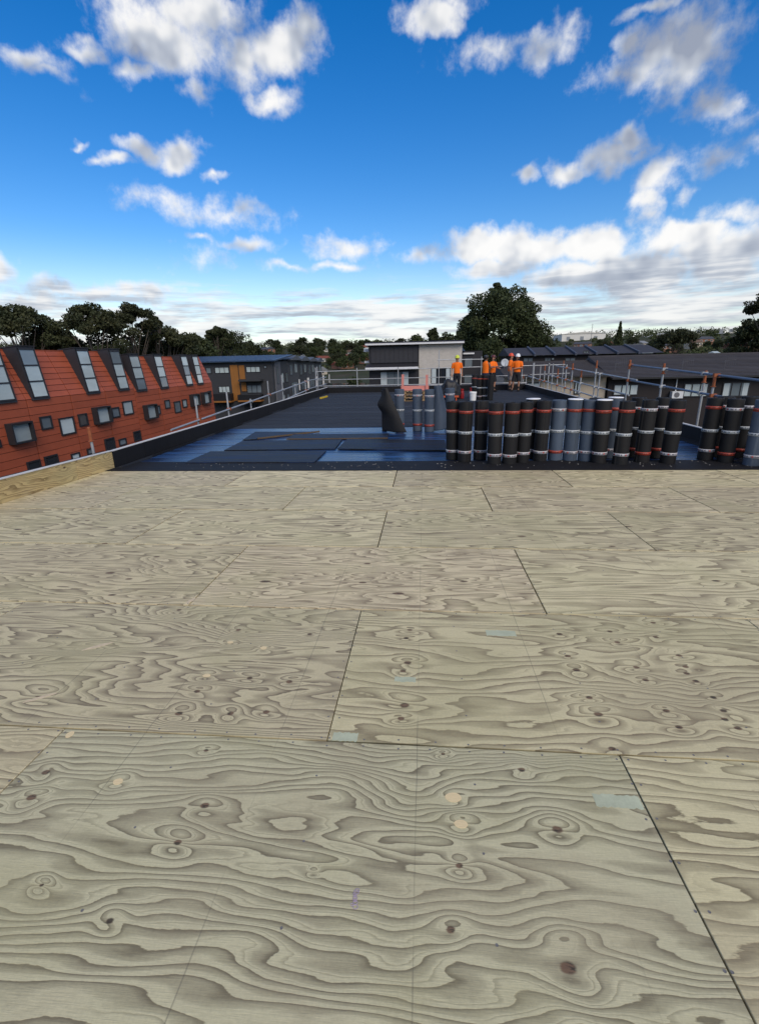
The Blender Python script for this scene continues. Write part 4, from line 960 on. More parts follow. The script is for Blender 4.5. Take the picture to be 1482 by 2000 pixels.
# red terrace, one house after another, parallel to our roof
clad = pm('terracotta_cladding', (.345, .080, .037), .55, var=.10, scale=1.5, rnd=.09, spec=.35)
zinc = pm('dark_zinc', (.028, .028, .034), .5, var=.15, scale=2.)
seam_m = pm('dark_joint', (.02, .012, .010), .8)
RX = -22.; RF = Fac((RX, 0, 0), (0, 1, 0), (1, 0, 0))
seams = [18.75, 22.25, 25.77, 29.29, 32.77, 36.33, 39.91, 43.2, 46.71, 50.48]
Z1 = lambda x, y: (x / 3.368, 560 + y / 3.368)
houses = []
pcache = {}
ords = ['ninth', 'eighth', 'seventh', 'sixth', 'fifth', 'fourth', 'third', 'second', 'first']
for i, (ya, yb) in enumerate(zip(seams, seams[1:])):
    zk, zt = (0., 2.68) if yb < 36.5 else (-.2, 2.36)
    t = thing('terraced_house', 'red clad terraced house with dark dormer, %s counting from the charcoal flats' % ords[i], 'house', (RX, ya, -9.5), 'red terrace beside the lane')
    MB().box(RX - 8, ya + .005, -9.5, RX - .02, yb - .005, zk).build('wall', seam_m, t)
    mb = MB(); SB = 1.05
    mb.prism([(RX - .02, ya + .005, zk + .001), (RX - SB - .02, ya + .005, zt - .02), (RX - 8, ya + .005, zt - .02), (RX - 8, ya + .005, zk + .001)], (0, yb - ya - .01, 0)); mb.build('roof', zinc, t)
    # wall courses
    z = zk - .012; n = 0
    while z > -9.2:
        key = ('w', round(yb - ya, 2))
        if key not in pcache: pcache[key] = MB().box(-.018, .03, -.402, .02, yb - ya - .03, 0).mesh('cladding_panel', clad)
        o = bpy.data.objects.new('cladding_panel', pcache[key]); link(o, t); o.location = Vector((RX + (.004 if n % 2 else 0), ya, z)) - base_of(t); z -= .43; n += 1
    nc = 8; sl = Vector((-SB, 0, zt - zk)); nr = Vector((zt - zk, 0, SB)).normalized()
    for c in range(nc):
        a = sl * ((c + .03) / nc); b = sl * ((c + .96) / nc); y0, y1 = ya + .03, yb - .03
        pts = [Vector((RX, y0, zk)) + a, Vector((RX, y1, zk)) + a, Vector((RX, y1, zk)) + b, Vector((RX, y0, zk)) + b]
        MB().hexa([q - nr * .018 for q in pts] + [q + nr * (.035 if k < 2 else .015) for k, q in enumerate(pts)]).build('cladding_panel', clad, t, at=(RX, ya, zk))
    MB().box(RX - SB - .5, ya + .01, zt - .018, RX - SB + .05, yb - .01, zt + .03).build('ridge_flashing', clad, t)
    houses.append((t, ya, yb, zk, zt))
def house_at(y):
    for h in houses:
        if h[1] <= y < h[2]: return h
    return houses[-1]
for (x0, x1, yb_) in ((-15, 85, 770), (220, 305, 740), (575, 640, 688), (780, 830, 658), (905, 960, 690), (1060, 1100, 663), (1227, 1256, 635), (1299, 1326, 623), None, None)[:8]:
    (ua, _), (ub, _) = RF.px(*Z1(x0, yb_)), RF.px(*Z1(x1, yb_)); h = house_at((ua + ub) / 2); t, zk, zt = h[0], h[3], h[4]
    ub = max(ub, ua + 1.05); m = .14
    xb, xt = RX + .12, RX - .22; zb, ztop = zk - .06, zt + .16
    o = MB().hexa([(RX - 1.3, ua - m, zb), (RX - 1.3, ub + m, zb), (xb, ub + m, zb), (xb, ua - m, zb), (RX - 1.3, ua - m, ztop - .12), (RX - 1.3, ub + m, ztop - .12), (xt, ub + m, ztop), (xt, ua - m, ztop)]).build('dormer', zinc, t)
    MB().prism([(RX - 1.33, ua - m - .05, ztop - .118), (xt + .06, ua - m - .05, ztop + .008), (xt + .06, ua - m - .05, ztop + .05), (RX - 1.33, ua - m - .05, ztop - .07)], (0, ub - ua + 2 * m + .1, 0)).build('dormer_roof', zinc, o)
    for k in range(3):
        f0, f1 = .06 + .30 * k, .06 + .30 * k + .285
        pa = lambda f, y, w: (xb + (xt - xb) * f + w, y, zb + (ztop - zb) * f)
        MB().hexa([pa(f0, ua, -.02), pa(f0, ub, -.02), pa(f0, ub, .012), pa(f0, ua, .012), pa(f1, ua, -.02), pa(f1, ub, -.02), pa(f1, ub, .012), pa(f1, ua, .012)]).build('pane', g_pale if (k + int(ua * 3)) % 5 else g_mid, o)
    mb = MB()
    for k in range(4):
        f0 = .06 + .30 * k - .022; f1 = f0 + .028
        mb.hexa([pa(f0, ua - .05, .0), pa(f0, ub + .05, .0), pa(f0, ub + .05, .04), pa(f0, ua - .05, .04), pa(f1, ua - .05, .0), pa(f1, ub + .05, .0), pa(f1, ub + .05, .04), pa(f1, ua - .05, .04)])
    for y_ in (ua - .05, ub): mb.hexa([pa(.04, y_, 0), pa(.04, y_ + .05, 0), pa(.04, y_ + .05, .038), pa(.04, y_, .038), pa(.985, y_, 0), pa(.985, y_ + .05, 0), pa(.985, y_ + .05, .038), pa(.985, y_, .038)])
    mb.build('frame', frame_d, o)
RW = [(40,890,190,1030,'b'),(262,850,340,940,'m'),(390,857,490,975,'p'),(514,834,575,918,'d'),(607,787,705,900,'b'),(732,792,785,862,'m'),(806,750,872,843,'p'),(942,774,1013,870,'b'),(1016,782,1052,842,'m'),
      (1082,744,1116,802,'m'),(1145,752,1187,830,'m'),(1198,740,1228,795,'p'),(1247,707,1295,785,'b'),(1321,692,1364,770,'b'),(1364,684,1388,730,'m'),
      (175,1142,268,1215,'d'),(290,1107,382,1178,'d'),(465,1092,525,1140,'p'),(570,1062,612,1105,'m'),(687,994,755,1075,'d'),(780,997,830,1045,'m'),(877,947,925,1015,'d'),(-80,1010,5,1065,'m')]
for (x0, y0, x1, y1, k) in RW:
    r = RF.rect(*Z1(x0, y0), *Z1(x1, y1)); t = house_at((r[0] + r[1]) / 2)[0]
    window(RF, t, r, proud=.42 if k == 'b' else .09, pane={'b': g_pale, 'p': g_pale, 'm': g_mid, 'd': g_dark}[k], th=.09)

# charcoal flats with blue metal roof
char = pm('charcoal_cladding', (.036, .038, .043), .65, var=.12, scale=1.2, stretch=(1, 1, 4)); lgrey = pm('grey_panel', (.115, .12, .135), .7, scale=1.); ochre = pm('timber_panel', (.25, .105, .024), .6, var=.18, scale=2., stretch=(6, 6, .5))
blue_roof = pm('blue_metal_roof', (.034, .060, .115), .45, metal=.2, var=.12, scale=1.); whitep = pm('white_post', (.58, .59, .6), .6); balc = pm('dark_balustrade', (.012, .012, .014), .5)
Z2 = lambda x, y: (380 + x / 3.9, 600 + y / 3.9)
FA = Fac((0, 66, 0), (1, 0, 0), (0, -1, 0)); XS = -20.2
t = thing('apartment_block', 'charcoal apartment block with ochre panels and blue metal roof', 'apartment block', (-25, 70, -9.5))
MB().box(-34, 66, -9.5, XS, 74, 1.8).build('wall', char, t)
rf = MB().prism([(-34.4, 65.3, 1.82), (-34.4, 65.3, 1.98), (-34.4, 74.6, 2.72), (-34.4, 74.6, 2.5)], (34.4 + XS + .7, 0, 0)).build('roof', blue_roof, t)
for k in range(24): x = -34.2 + k * .6; MB().prism([(x, 65.3, 1.982), (x, 65.3, 2.012), (x, 74.6, 2.752), (x, 74.6, 2.722)], (.05, 0, 0)).build('roof_rib', blue_roof, rf)
for r in ((285,440,343,712), (343,442,384,548), (360,572,396,640)): q = FA.rect(*Z2(r[0], r[1]), *Z2(r[2], r[3])); m = MB(); FA.box(m, q[0], q[1], .0, .12, q[2], q[3]); m.build('timber_panel', ochre, t)
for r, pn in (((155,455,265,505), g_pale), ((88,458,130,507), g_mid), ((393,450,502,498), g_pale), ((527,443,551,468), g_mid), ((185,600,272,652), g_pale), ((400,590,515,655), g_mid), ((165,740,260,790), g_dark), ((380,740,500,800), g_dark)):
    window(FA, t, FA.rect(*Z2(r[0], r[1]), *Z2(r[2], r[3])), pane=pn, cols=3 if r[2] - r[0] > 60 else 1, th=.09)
for r in ((140,655,302,708), (355,662,526,702)):
    q = FA.rect(*Z2(r[0], r[1]), *Z2(r[2], r[3])); m = MB(); FA.box(m, q[0], q[1], 1.2, 1.28, q[2], q[3]); b = m.build('balcony', balc, t)
    m = MB(); FA.box(m, q[0], q[1], .0, 1.3, q[2] - .22, q[2] - .01); m.build('balcony_slab', ochre, b)
    for x in (q[0], q[1] - .1): m = MB(); FA.box(m, x, x + .1, .0, 1.19, q[2], q[3]); m.build('balcony_side', balc, b)
m = MB(); q = FA.rect(*Z2(355, 548), *Z2(526, 562)); FA.box(m, q[0], q[1], 0, 1.1, q[2], q[3]); m.build('canopy', char, t)
FS = Fac((XS, 0, 0), (0, 1, 0), (1, 0, 0))
# stepped units running back
roofg = pm('grey_metal_roof', (.085, .095, .115), .5, metal=.2)
for i in range(4):
    y0 = 74.1 + i * 6.2; y1 = y0 + 6.1; zt = 1.9 - .12 * i
    t2 = thing('terraced_flat', 'grey balconied flat in the row behind the charcoal block, %s from it' % ['first', 'second', 'third', 'fourth'][i], 'flat', (XS, y0, -9.5), 'row of flats behind the charcoal block')
    MB().box(XS - 8, y0, -9.5, XS, y1, zt).build('wall', char if i % 2 else pm('mid_charcoal', (.055, .057, .063), .65), t2)
    MB().prism([(XS + .6, y0 - .35, zt + .01), (XS + .6, y0 - .35, zt + .14), (XS + .6, (y0 + y1) / 2, zt + .75), (XS + .6, y1 + .1, zt + .14), (XS + .6, y1 + .1, zt + .01)], (-9, 0, 0)).build('roof', roofg, t2)
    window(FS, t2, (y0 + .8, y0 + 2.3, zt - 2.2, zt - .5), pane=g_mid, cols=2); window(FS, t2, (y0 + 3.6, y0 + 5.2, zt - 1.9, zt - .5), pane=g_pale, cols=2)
    for zb in (-3.6, -6.6):
        m = MB(); FS.box(m, y0 + .2, y1 - .2, 0, 1.6, zb, zb + .2); b = m.build('balcony', lgrey, t2)
        m = MB(); FS.box(m, y0 + .2, y1 - .2, 1.5, 1.56, zb + .2, zb + 1.15); m.build('balustrade', balc, b)
        for yy in (y0 + .2, y1 - .34): m = MB(); FS.box(m, yy, yy + .14, 1.42, 1.56, zb + .2 if False else zb + 1.151, zb + 2.75); m.build('post', whitep, b)
        window(FS, t2, (y0 + 1.2, y1 - 1.2, zb + .25, zb + 2.3), pane=g_mid, cols=3)
m = MB(); FS.box(m, 66.9, 69.6, 0, .12, -9.4, 1.75); m.build('grey_panel', lgrey, t)
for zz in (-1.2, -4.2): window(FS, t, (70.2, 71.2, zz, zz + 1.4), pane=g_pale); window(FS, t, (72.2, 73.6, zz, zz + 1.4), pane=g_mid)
window(Fac((XS + .12, 0, 0), (0, 1, 0), (1, 0, 0)), t, (67.6, 68.4, -1.2, 1.1), pane=g_mid)

# black and white house beyond the end of the roof
def brick_mat(name, col, mort, bw=.23, bh=.076):
    mt = bpy.data.materials.new(name); mt.use_nodes = True; g = NG(mt.node_tree); p = g.n['Principled BSDF']
    s = g.sep(g.new('ShaderNodeNewGeometry').outputs['Position']); v = g.xyz(s[0], s[2], 0.)
    br = g.new('ShaderNodeTexBrick'); g.put(br.inputs['Vector'], v); br.inputs['Color1'].default_value = (*col, 1); br.inputs['Color2'].default_value = (*[c * .88 for c in col], 1); br.inputs['Mortar'].default_value = (*mort, 1)
    br.inputs['Scale'].default_value = 1; br.inputs['Brick Width'].default_value = bw; br.inputs['Row Height'].default_value = bh; br.inputs['Mortar Size'].default_value = .006
    n = g.noise(v, 1.2, 4., .6); k = g.m('MULTIPLY_ADD', n, .3, .85); g.l.new(g.vm('MULTIPLY', br.outputs[0], g.xyz(k, k, k)), p.inputs['Base Color']); p.inputs['Roughness'].default_value = .85
    return mt
wbrick = brick_mat('white_brick', (.50, .47, .43), (.36, .34, .31)); cream = brick_mat('cream_brick', (.42, .36, .28), (.30, .27, .23)); blackpan = pm('black_panel', (.022, .022, .027), .55, var=.1, scale=1., stretch=(1, 1, 5)); gut = pm('white_gutter', (.66, .67, .69), .5)
Z3 = lambda x, y: (700 + x / 3.9, 530 + y / 3.9)
FH = Fac((0, 60, 0), (1, 0, 0), (0, -1, 0))
t = thing('modern_house', 'black and white brick house with flat white-edged roof', 'house', (-1, 64, -9.5))
def HR(a, b, c, d): return FH.rect(*Z3(a, b), *Z3(c, d))
q = HR(460, 556, 785, 872); MB().box(q[0], 60.0, -9.5, q[1], 68, q[3]).build('white_wall', wbrick, t)
q1 = HR(80, 556, 460, 872); MB().box(q1[0], 60.05, -9.5, q1[1] - .003, 68, q1[3]).build('black_wall', blackpan, t)
qf = HR(55, 538, 802, 556); rf = MB().prism([(qf[0], 59.3, qf[2]), (qf[0], 59.3, qf[3] - .06), (qf[0], 68.6, qf[3] - .3), (qf[0], 68.6, qf[2] - .3)], (qf[1] - qf[0], 0, 0)).build('roof', gut, t)
MB().prism([(qf[0] - .02, 59.28, qf[3] - .055), (qf[0] - .02, 59.28, qf[3] + .06), (qf[0] - .02, 68.6, qf[3] - .18), (qf[0] - .02, 68.6, qf[3] - .29)], (qf[1] - qf[0] + .04, 0, 0)).build('roof_edge', pm('navy_edge', (.02, .022, .04), .5), rf)
q = HR(95, 575, 450, 695); m = MB(); FH.box(m, q[0], q[1], 0.0, .10, q[2], q[3]); m.build('upper_panel', pm('slate_panel', (.032, .033, .04), .6), t)
for k in range(9):
    x = q[0] + (q[1] - q[0]) * (k + 1) / 10; m = MB(); FH.box(m, x - .02, x + .02, .1, .125, q[2], q[3]); m.build('panel_batten', blackpan, t)
q = HR(60, 702, 456, 742); c_ = MB(); c_.prism([FH.p(q[0], 1.1, q[2]), FH.p(q[0], 1.1, q[2] + .22), FH.p(q[0], 0, q[3]), FH.p(q[0], 0, q[2])], FH.U * (q[1] - q[0])); cn = c_.build('canopy', blackpan, t)
m = MB(); FH.box(m, q[0], q[1], 1.1, 1.2, q[2] + .0, q[2] + .2); m.build('gutter', gut, cn)
q = HR(165, 762, 385, 872); window(FH, t, q, pane=g_mid, cols=4, drape=True)
q = HR(553, 735, 700, 856); window(FH, t, q, pane=g_dark, cols=2, drape=True)
m = MB(); FH.box(m, q[0] - .1, q[1] + .1, .051, .16, q[2] - .14, q[2] - .01); m.build('sill', gut, t)
q = HR(788, 605, 900, 872); MB().box(q[0] + .05, 62, -9.5, q[1] + .8, 67, q[3]).build('side_wing', blackpan, t)
a, b = HR(785, 556, 818, 606), HR(803, 618, 892, 630)
MB().prism([(a[0], 61.2, a[2]), (a[1], 61.2, a[2]), (a[0], 61.2, a[3])], (0, 5, 0)).build('side_roof', blue_roof, t)
m = MB(); FH.box(m, b[0], b[1], -1.9, -1.75, b[2], b[3]); m.build('gutter', gut, t)
for zz in range(5):
    window(Fac((0, 62, 0), (1, 0, 0), (0, -1, 0)), t, (a[0] + .5, a[0] + 1.5, .6 - zz * 1.9, 1.7 - zz * 1.9), pane=g_mid)
for r in ((32,590,75,612), (38,682,78,700)): q = HR(*r); m = MB(); FH.box(m, q[0], q[1], -1.5, -1., q[2], q[3]); m.build('eave', gut, t)

# long tiled roofs on the right
tile = pm('concrete_tile', (.052, .049, .055), .75, var=.18, scale=2.5, rnd=.12); dwall = pm('dark_brown_wall', (.020, .017, .018), .75)
Z5 = lambda x, y: (1060 + x / 3.512, 600 + y / 3.512); Z6 = lambda x, y: (980 + x / 5.7, 640 + y / 5.7)
def tiled_house(name, label, x0, x1, ye, ze, yr, zr, wall, nc):
    t = thing(name, label, 'house', ((x0 + x1) / 2, yr, -9.5), 'dark tiled houses beside the roof')
    MB().box(x0 + .03, ye + .55, -9.5, x1 - .03, 2 * yr - ye - .55, ze - .02).build('wall', wall, t)
    mb = MB().prism([(x0, ye, ze), (x0, yr, zr), (x0, 2 * yr - ye, ze)], (x1 - x0, 0, 0)); rf = mb.build('roof', tile, t)
    sl = Vector((0, yr - ye, zr - ze)); nr = Vector((0, -(zr - ze), yr - ye)).normalized()
    for c in range(nc):
        a = Vector((x0, ye, ze)) + sl * (c / nc); b = Vector((x0, ye, ze)) + sl * ((c + 1.06) / nc); U = Vector((x1 - x0, 0, 0))
        MB().hexa([a, a + U, b + U, b, a + nr * .055, a + U + nr * .055, b + U + nr * .006, b + nr * .006]).build('tile_course', tile, t, at=a)
    MB().box(x0 - .02, yr - .12, zr - .02, x1 + .02, yr + .12, zr + .08).build('ridge', tile, t)
    MB().box(x0, ye - .12, ze - .06, x1, ye - .002, ze + .06).build('gutter', pm('black_gutter', (.02, .02, .022), .5), t)
    return t
TM = tiled_house('tiled_house', 'dark brown house under the long tiled roof with ventilator and curtained windows', 11.8, 33, 33., .25, 38., 1.56, dwall, 17)
TL = tiled_house('tiled_house', 'cream brick house under the lower tiled roof behind the scaffold', 5.2, 11.77, 33.2, .42, 38., 1.27, cream, 15)
FT = Fac((0, 33.55, 0), (1, 0, 0), (0, -1, 0)); FT2 = Fac((0, 33.75, 0), (1, 0, 0), (0, -1, 0))
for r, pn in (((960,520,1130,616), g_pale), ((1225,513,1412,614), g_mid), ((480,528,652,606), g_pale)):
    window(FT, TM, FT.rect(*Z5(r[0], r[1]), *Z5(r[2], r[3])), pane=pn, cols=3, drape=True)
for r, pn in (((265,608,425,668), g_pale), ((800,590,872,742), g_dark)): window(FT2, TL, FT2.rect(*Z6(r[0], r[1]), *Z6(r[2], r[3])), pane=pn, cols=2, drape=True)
q = FT2.rect(*Z6(300, 545), *Z6(800, 565)); m = MB(); FT2.box(m, q[0], q[1], .0, .3, q[2], q[3]); m.build('fascia', whitep, TL)
q = FT.rect(*Z5(865, 575), *Z5(940, 622)); t = thing('air_conditioner', 'white air conditioner hung on the dark brown wall', 'air conditioner', FT.p(q[0], .1, q[2]))
m = MB(); FT.box(m, q[0], q[1], .05, .38, q[2], q[3]); m.build('case', whitep, t)
cx, cz, r_ = q[0] + (q[1] - q[0]) * .42, (q[2] + q[3]) / 2, (q[3] - q[2]) * .38; n = 20
MB().prism([FT.p(cx + r_ * math.cos(2*math.pi*k/n), .381, cz + r_ * math.sin(2*math.pi*k/n)) for k in range(n)], FT.W * .01).build('fan_grille', pm('grille_grey', (.12, .12, .13), .6), t)
m = MB(); FT.box(m, q[0] + .1, q[1] - .1, 0, .36, q[2] - .06, q[2] - .002); m.build('bracket', frame_d, t)
m = MB().tube([FT.p(q[0] + (q[1] - q[0]) * .45, .08, q[3]), FT.p(q[0] + (q[1] - q[0]) * .45, .08, q[3] + .9)], .04, 8); m.build('pipe', whitep, t)
# dish and aerials
wire_d = pm('aerial_wire', (.09, .09, .10), .6)
c = onY(985, 709, 36); t = thing('satellite_dish', 'round white satellite dish on the lower tiled roof', 'satellite dish', (c.x, 36, .98))
prof = [(.02, 0), (.12, .014), (.20, .04), (.27, .08), (.275, .084), (.20, .05), (.12, .025), (.02, .01)]
mb = MB().lathe(prof, 24); M_ = Matrix.Translation(c) @ Matrix.Rotation(R(75), 4, 'X'); mb.v = [tuple(M_ @ Vector(v)) for v in mb.v]; mb.build('dish', pm('dish_white', (.40, .43, .46), .5), t, smooth=True)
MB().tube([(c.x, 36.1, .9), (c.x, 36.05, c.z)], .03, 8).build('mast', galv, t); MB().tube([tuple(c + Vector((0, -.05, -.3))), tuple(c + Vector((0, -.5, 0)))], .015, 6).build('feed_arm', galv, t)
for i, (u, v0, v1) in enumerate(((1202, 709, 742), (1333, 706, 738), (1416, 704, 730))):
    b_ = onY(u, v1, 33.3 if i != 9 else 34); 
    y_ = 34.2; z_ = .25 + (y_ - 33) * .262; top = onY(u, v0, y_)
    t = thing('television_aerial', 'thin television aerial on the long tiled roof', 'aerial', (top.x, y_, z_), 'aerials on the long tiled roof')
    MB().tube([(top.x, y_, z_), (top.x, y_, top.z)], .018, 6).build('mast', wire_d, t)
    MB().tube([(top.x - .1, y_, top.z - .05), (top.x + .75, y_ + .2, top.z + .05)], .012, 6).build('boom', wire_d, t)
    for k in range(6):
        x = top.x + .05 + k * .12; MB().tube([(x, y_ + .02, top.z - .28), (x, y_ + .06, top.z + .28)], .007, 5).build('element', wire_d, t)
# rear block with fire walls between the roofs
t = thing('terraced_block', 'dark block behind the tiled houses, slate roofs split by blue-grey fins', 'house', (14, 58, -9.5))
MB().box(9.2, 55.5, -9.5, 24, 63, 1.75).build('wall', dwall, t)
MB().prism([(8.9, 54.9, 1.78), (8.9, 59., 2.62), (8.9, 63.4, 1.78)], (15.6, 0, 0)).build('roof', pm('slate_roof', (.035, .034, .042), .7), t)
fin = pm('blue_grey_fin', (.05, .06, .088), .55)
for x in (11.45, 13.5, 15.6, 17.7, 19.8, 21.9): MB().prism([(x, 54.7, 1.7), (x, 54.7, 1.95), (x, 59, 2.78), (x, 59, 2.6)], (.18, 0, 0)).build('fin', fin, t)
FR = Fac((0, 55.5, 0), (1, 0, 0), (0, -1, 0))
for r, pn in (((235,332,345,388), g_mid), ((470,332,545,388), g_mid), ((547,330,582,362), g_pale), ((698,332,815,380), g_mid), ((900, 255, 965, 300), g_mid)): window(FR, t, FR.rect(*Z6(r[0], r[1]), *Z6(r[2], r[3])), pane=pn, cols=2 if r[2] - r[0] > 60 else 1)

# far suburb: a few house types set out over the rising ground
def far_house(w, d, h, pitch, wall, roof, label):
    t = thing('suburban_house', label, 'house', (0, 0, 0), 'houses of the far suburb')
    MB().box(-w/2, -d/2, 0, w/2, d/2, h).build('wall', wall, t)
    MB().prism([(-w/2 - .4, -d/2 - .5, h), (-w/2 - .4, 0, h + pitch), (-w/2 - .4, d/2 + .5, h)], (w + .8, 0, 0)).build('roof', roof, t)
    ff = Fac((0, -d/2, 0), (1, 0, 0), (0, -1, 0))
    for k in range(3): window(ff, t, (-w/2 + w*(k + .2)/3, -w/2 + w*(k + .75)/3, h - 2., h - .7), pane=g_dark if k != 1 else g_mid, frame=frame_w, th=.12)
    gb = Fac((w/2, 0, 0), (0, 1, 0), (1, 0, 0)); window(gb, t, (-1., 1., h - 2., h - .7), pane=g_dark, frame=frame_w, th=.12)
    return t
wallW = pm('weatherboard_white', (.55, .54, .5), .7, scale=.6); wallB = pm('suburb_brick', (.24, .12, .08), .85, scale=.6); wallC = pm('suburb_cream', (.42, .37, .29), .8, scale=.6)
rfR = pm('red_tile_roof', (.17, .05, .032), .8, scale=.8); rfG = pm('grey_iron_roof', (.20, .21, .22), .6, scale=.8); rfD = pm('dark_iron_roof', (.06, .062, .07), .6, scale=.8); rfP = pm('pale_iron_roof', (.34, .40, .42), .5, scale=.8); rfO = pm('brown_tile_roof', (.12, .075, .05), .8, scale=.8)
protos = [far_house(13, 8, 3.2, 2.2, wallW, rfR, 'white suburban house with red tiled roof among far trees'), far_house(12, 9, 3., 2.4, wallC, rfG, 'cream suburban house with grey iron roof among far trees'), far_house(14, 9, 5.6, 2.2, wallB, rfD, 'two-storey brick suburban house with dark roof among far trees'),
          far_house(11, 8, 3.2, 2.6, wallW, rfP, 'white suburban house with pale iron roof among far trees'), far_house(15, 9, 3.2, 2.3, wallB, rfR, 'brick suburban house with red tiled roof among far trees'), far_house(12, 8, 5.4, 2.1, wallC, rfO, 'two-storey cream suburban house with brown roof among far trees')]
rr = random.Random(21); used = set(); spots = []
def azpos(u, d): q = ray(u, 700); a = math.atan2(q.x, q.y); return d * math.sin(a), d * math.cos(a)
for (u0, u1, d0, d1, n) in ((470, 720, 330, 620, 16), (1075, 1500, 150, 260, 13), (1075, 1500, 270, 560, 26), (600, 1070, 400, 620, 8), (395, 560, 120, 160, 4)):
    k = 0
    for _ in range(400):
        if k >= n: break
        x, y = azpos(rr.uniform(u0, u1), rr.uniform(d0, d1))
        if any(math.hypot(x - a, y - b) < 17 for a, b in spots) or math.hypot((x + 40) / 22, (y - 245) / 48) < 1.2: continue
        spots.append((x, y)); k += 1
for i, (x, y) in enumerate(spots):
    p_ = protos[rr.randrange(6)] if rr.random() < .93 or True else None
    if p_.name in used: o = copy_tree(p_)
    else: o = p_; used.add(p_.name)
    o.location = (x, y, terrain(x, y) - .3 + (0 if y > 250 else 3.2 * ss(100, 250, y) * 0)); o.rotation_euler.z = rr.uniform(-.9, .9)
for p_ in protos:
    if p_.name not in used: p_.location = (300, 700, terrain(300, 700))
# pale warehouses on the ridge
whw = pm('pale_warehouse', (.62, .61, .57), .7, var=.08, scale=.05); whr = pm('warehouse_roof', (.5, .49, .45), .6, scale=.05)
for i, (x0, x1, y0, y1, d, lb) in enumerate(((130, 430, 168, 216, 640, 'long pale warehouse on the ridge beside the big tree'), (770, 862, 184, 217, 600, 'small white warehouse on the ridge between trees'), (880, 1112, 174, 212, 640, 'wide white warehouse with low gable on the ridge'), (1180, 1392, 172, 214, 620, 'pale grey warehouse with loading doors on the ridge'))):
    fw_ = Fac((0, d, 0), (1, 0, 0), (0, -1, 0)); a = fw_.rect(*Z5(x0, y0), *Z5(x1, y1)); zb = terrain((a[0] + a[1]) / 2, d) - 2
    t = thing('warehouse', lb, 'warehouse', ((a[0] + a[1]) / 2, d, zb), 'warehouses on the ridge')
    MB().box(a[0], d, zb, a[1], d + 40, a[3] - 2.2).build('wall', whw, t)
    MB().prism([(a[0] - .6, d - .6, a[3] - 2.2), ((a[0] + a[1]) / 2, d - .6, a[3]), (a[1] + .6, d - .6, a[3] - 2.2)], (0, 41, 0)).build('roof', whr, t)
    for k in range(3): x = a[0] + (a[1] - a[0]) * (k + .35) / 3.2; m = MB(); fw_.box(m, x, x + 4, 0, .2, zb + 2.2, zb + 6.4); m.build('loading_door', pm('door_grey', (.22, .24, .26), .6), t)
c = onY(1060 + 340 / 3.512, 600 + 112 / 3.512, 600); t = thing('radio_mast', 'thin radio mast standing on the far ridge', 'mast', (c.x, 600, terrain(c.x, 600)))
MB().tube([(c.x, 600, terrain(c.x, 600) - .5), (c.x, 600, c.z)], [.35, .15], 8).build('pole', pm('mast_grey', (.25, .25, .26), .6), t)
for k in range(3): MB().tube([(c.x - 1.2, 600, c.z - 1 - k * 1.5), (c.x + 1.2, 600, c.z - 1 - k * 1.5)], .1, 6).build('antenna', pm('mast_grey', (.25, .25, .26), .6), t)

# ------------------------------------------------------------------ trees
def leaf_mat(name, a, b_, c_):
    mt = bpy.data.materials.new(name); mt.use_nodes = True; g = NG(mt.node_tree); p = g.n['Principled BSDF']
    t = g.new('ShaderNodeTexCoord').outputs['Object']; n = g.noise(t, .35, 4., .6); n2 = g.noise(t, 3., 2., .6)
    c = g.ramp(g.m('MULTIPLY_ADD', n2, .4, g.m('MULTIPLY', n, .7)), [(.35, a), (.55, b_), (.75, c_)])
    oi = g.new('ShaderNodeObjectInfo').outputs['Random']; k = g.m('MULTIPLY_ADD', oi, .5, .75)
    g.l.new(g.vm('MULTIPLY', c, g.xyz(k, k, k)), p.inputs['Base Color']); p.inputs['Roughness'].default_value = .7; p.inputs['Specular IOR Level'].default_value = .25
    return mt
lf_euc = leaf_mat('eucalypt_leaves', (0.0200, 0.0275, 0.0125), (0.0350, 0.0425, 0.0175), (0.0625, 0.0625, 0.0275)); lf_dark = leaf_mat('dark_leaves', (0.0175, 0.0263, 0.0112), (0.0300, 0.0413, 0.0150), (0.0525, 0.0587, 0.0225)); lf_mid = leaf_mat('garden_leaves', (.022, .035, .012), (.04, .055, .018), (.075, .075, .03)); lf_br = leaf_mat('bare_winter_twigs', (.04, .03, .022), (.06, .045, .03), (.09, .065, .045))
bark = pm('bark', (.10, .085, .07), .9, var=.25, scale=2.); barkd = pm('gum_bark', (.085, .07, .058), .85, var=.25, scale=2.); barkp = pm('pale_bark', (.24, .21, .18), .8, var=.25, scale=2.)
